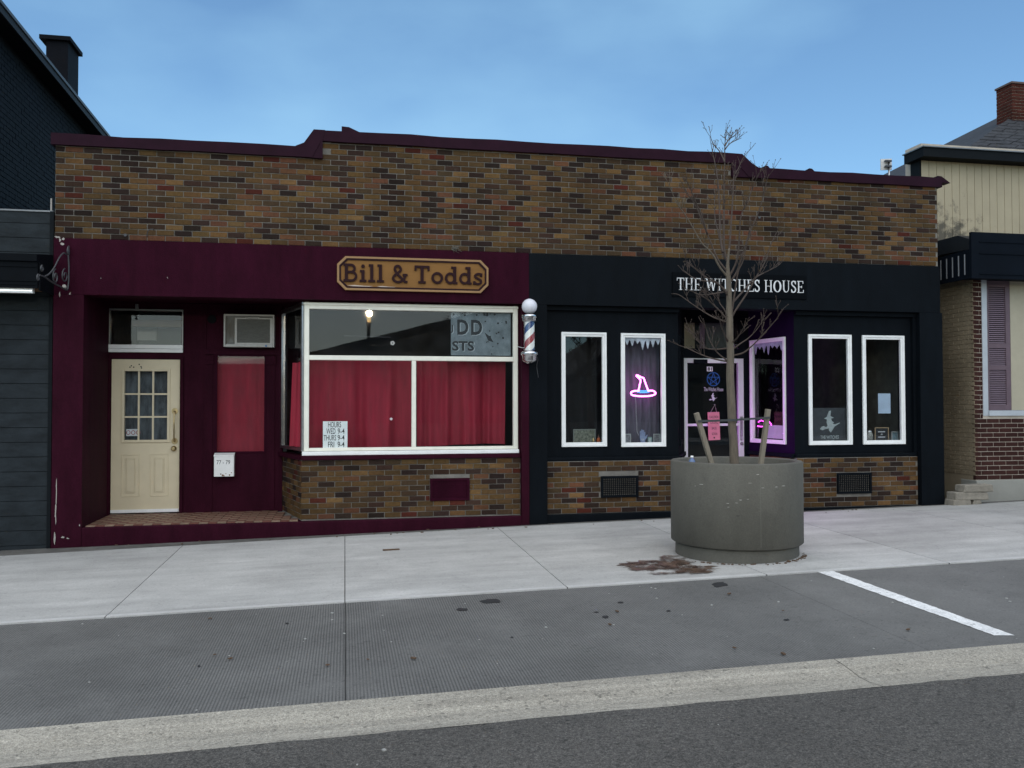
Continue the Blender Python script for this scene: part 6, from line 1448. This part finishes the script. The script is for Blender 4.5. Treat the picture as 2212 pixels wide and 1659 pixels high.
# street lamp, lit
YLp = -17.6; xl, zl = mir(797, 682, YLp)
lamp = thing('street_lamp', 'black street lamp with a lit lantern across the street', 'street lamp', (xl, YLp, .1))
g0_ = gz(xl, YLp)+.1
MB().lathe([(.16, 0), (.16, .1), (.11, .3), (.1, .9), (.065, 1.0), (.06, zl-g0_-.27), (.09, zl-g0_-.25), (.09, zl-g0_-.21), (.001, zl-g0_-.205)], (xl, YLp, g0_), 20).build('post', IRON, lamp)
MB().lathe([(.06, -.18), (.065, -.1), (.10, .06), (.001, .065)], (xl, YLp, zl), 8).build('lantern', emit('lamp_glow', (1.0, .74, .34), 10.0), lamp)
MB().lathe([(.115, .068), (.11, .08), (.04, .12), (.001, .14)], (xl, YLp, zl), 8).build('lantern_cap', IRON, lamp)
MB().tube([(xl-.0, YLp, zl-1.0), (xl+.75, YLp, zl-1.0)], .015, 8).build('banner_arm', IRON, lamp)
ll = bpy.data.lights.new('lamp_light', 'POINT'); ll.energy = 900; ll.color = (1.0, .86, .62); ll.shadow_soft_size = .085
lo2 = bpy.data.objects.new('lamp_light', ll); col.objects.link(lo2); lo2.location = (xl, YLp+.35, zl+.05); adopt(lo2, lamp)
# buildings opposite
OPM = mat('opposite_render', (.10, .10, .10), .9, var=.12, scale=1.2); OPW = mat('opposite_window', (.03, .035, .04), .2); OPR = mat('opposite_roof', (.05, .05, .05), .8)
def opposite(x0, x1, y, zt, lbl, zt2=None, m=OPM, nw=4):
    o = thing('shop_building', lbl, 'building', ((x0+x1)/2, y, 0)); zt2 = zt2 or zt
    MB().prism([(x0, -.5), (x1, -.5), (x1, zt2), (x0, zt)], y-8, y).build('wall', m, o)
    MB().prism([(x0-.1, zt), (x1+.1, zt2), (x1+.1, zt2+.25), (x0-.1, zt+.25)], y-8.1, y+.12).build('parapet', OPR, o)
    for i in range(nw):
        a = x0+(x1-x0)*(i+.2)/nw; b = x0+(x1-x0)*(i+.8)/nw; w = box('window', OPW, o, a, b, y+.001, y+.04, .9, 2.6); box('frame', OPR, w, a, b, y+.041, y+.06, 2.62, 2.7)
mxa, mxb, mxc, mxd = [mir(v, 800, -21)[0] for v in (600, 1110, 1190, 1470)]
opposite(mxa, mxb, -21, 2.9, 'long grey shop opposite with a parapet climbing one way', 5.2)
opposite(-20, mxa-.4, -21, 2.9, 'low grey shop opposite the charcoal shop', None, OPM)
opposite(mxc, mxd, -21, 2.0, 'corrugated grey shed opposite, roof climbing towards the tan shop', 5.4, mat('opposite_metal', (.20, .195, .185), .8), 2)
opposite(mxd+.5, mxd+8, -21.5, 5.6, 'two tone shop opposite at the end of the row', 5.0, mat('opposite_tan', (.17, .15, .125), .9))
opposite(mxd+8.5, mxd+22, -21, 4.4, 'low brown shop far along the opposite row', None, mat('opposite_brown', (.09, .07, .055), .9))
def bare_tree(x, y, hgt, seed, lbl):
    o = thing('bare_tree', lbl, 'tree', (x, y, gz(x, y)+.1), 'bare trees across the street'); r = random.Random(seed); z0 = gz(x, y)+.1
    top = Vector((x+r.uniform(-.2, .2), y, z0+hgt)); base = Vector((x, y, z0))
    MB().tube([base, base.lerp(top, .35), base.lerp(top, .7), top], [.09, .075, .045, .012], 8).build('trunk', BARK, o)
    for k in range(16):
        t = r.uniform(.3, .9); p = base.lerp(top, t); a = r.uniform(0, 6.28); l = hgt*(1-t)*r.uniform(.5, .9)+.3
        q = p+Vector((math.cos(a)*l*.5, math.sin(a)*l*.5, l*.7)); mid = p.lerp(q, .5)+Vector((math.cos(a)*.08, math.sin(a)*.08, -.05))
        mb = MB().tube([p, mid, q], [.03, .018, .005], 6)
        for j in range(8):
            s = p.lerp(q, r.uniform(.3, 1)); e = s+Vector((r.uniform(-.35, .35), r.uniform(-.35, .35), r.uniform(.1, .45))); mb.tube([s, e], [.008, .003], 5)
        mb.build('branch', TWIG, o)
xt, _ = mir(1226, 900, -14.9); bare_tree(xt, -16.2, 6.2, 3, 'thick bare tree across the street, mirrored in the window by the barber pole')
xt, _ = mir(1272, 900, -20); bare_tree(xt, -19.6, 4.6, 8, 'smaller bare tree across the street, mirrored beside the thicker one')
xt, _ = mir(1000, 900, -19.5); bare_tree(xt, -19.3, 5.4, 21, 'bare tree across the street, mirrored in the right curtain pane')
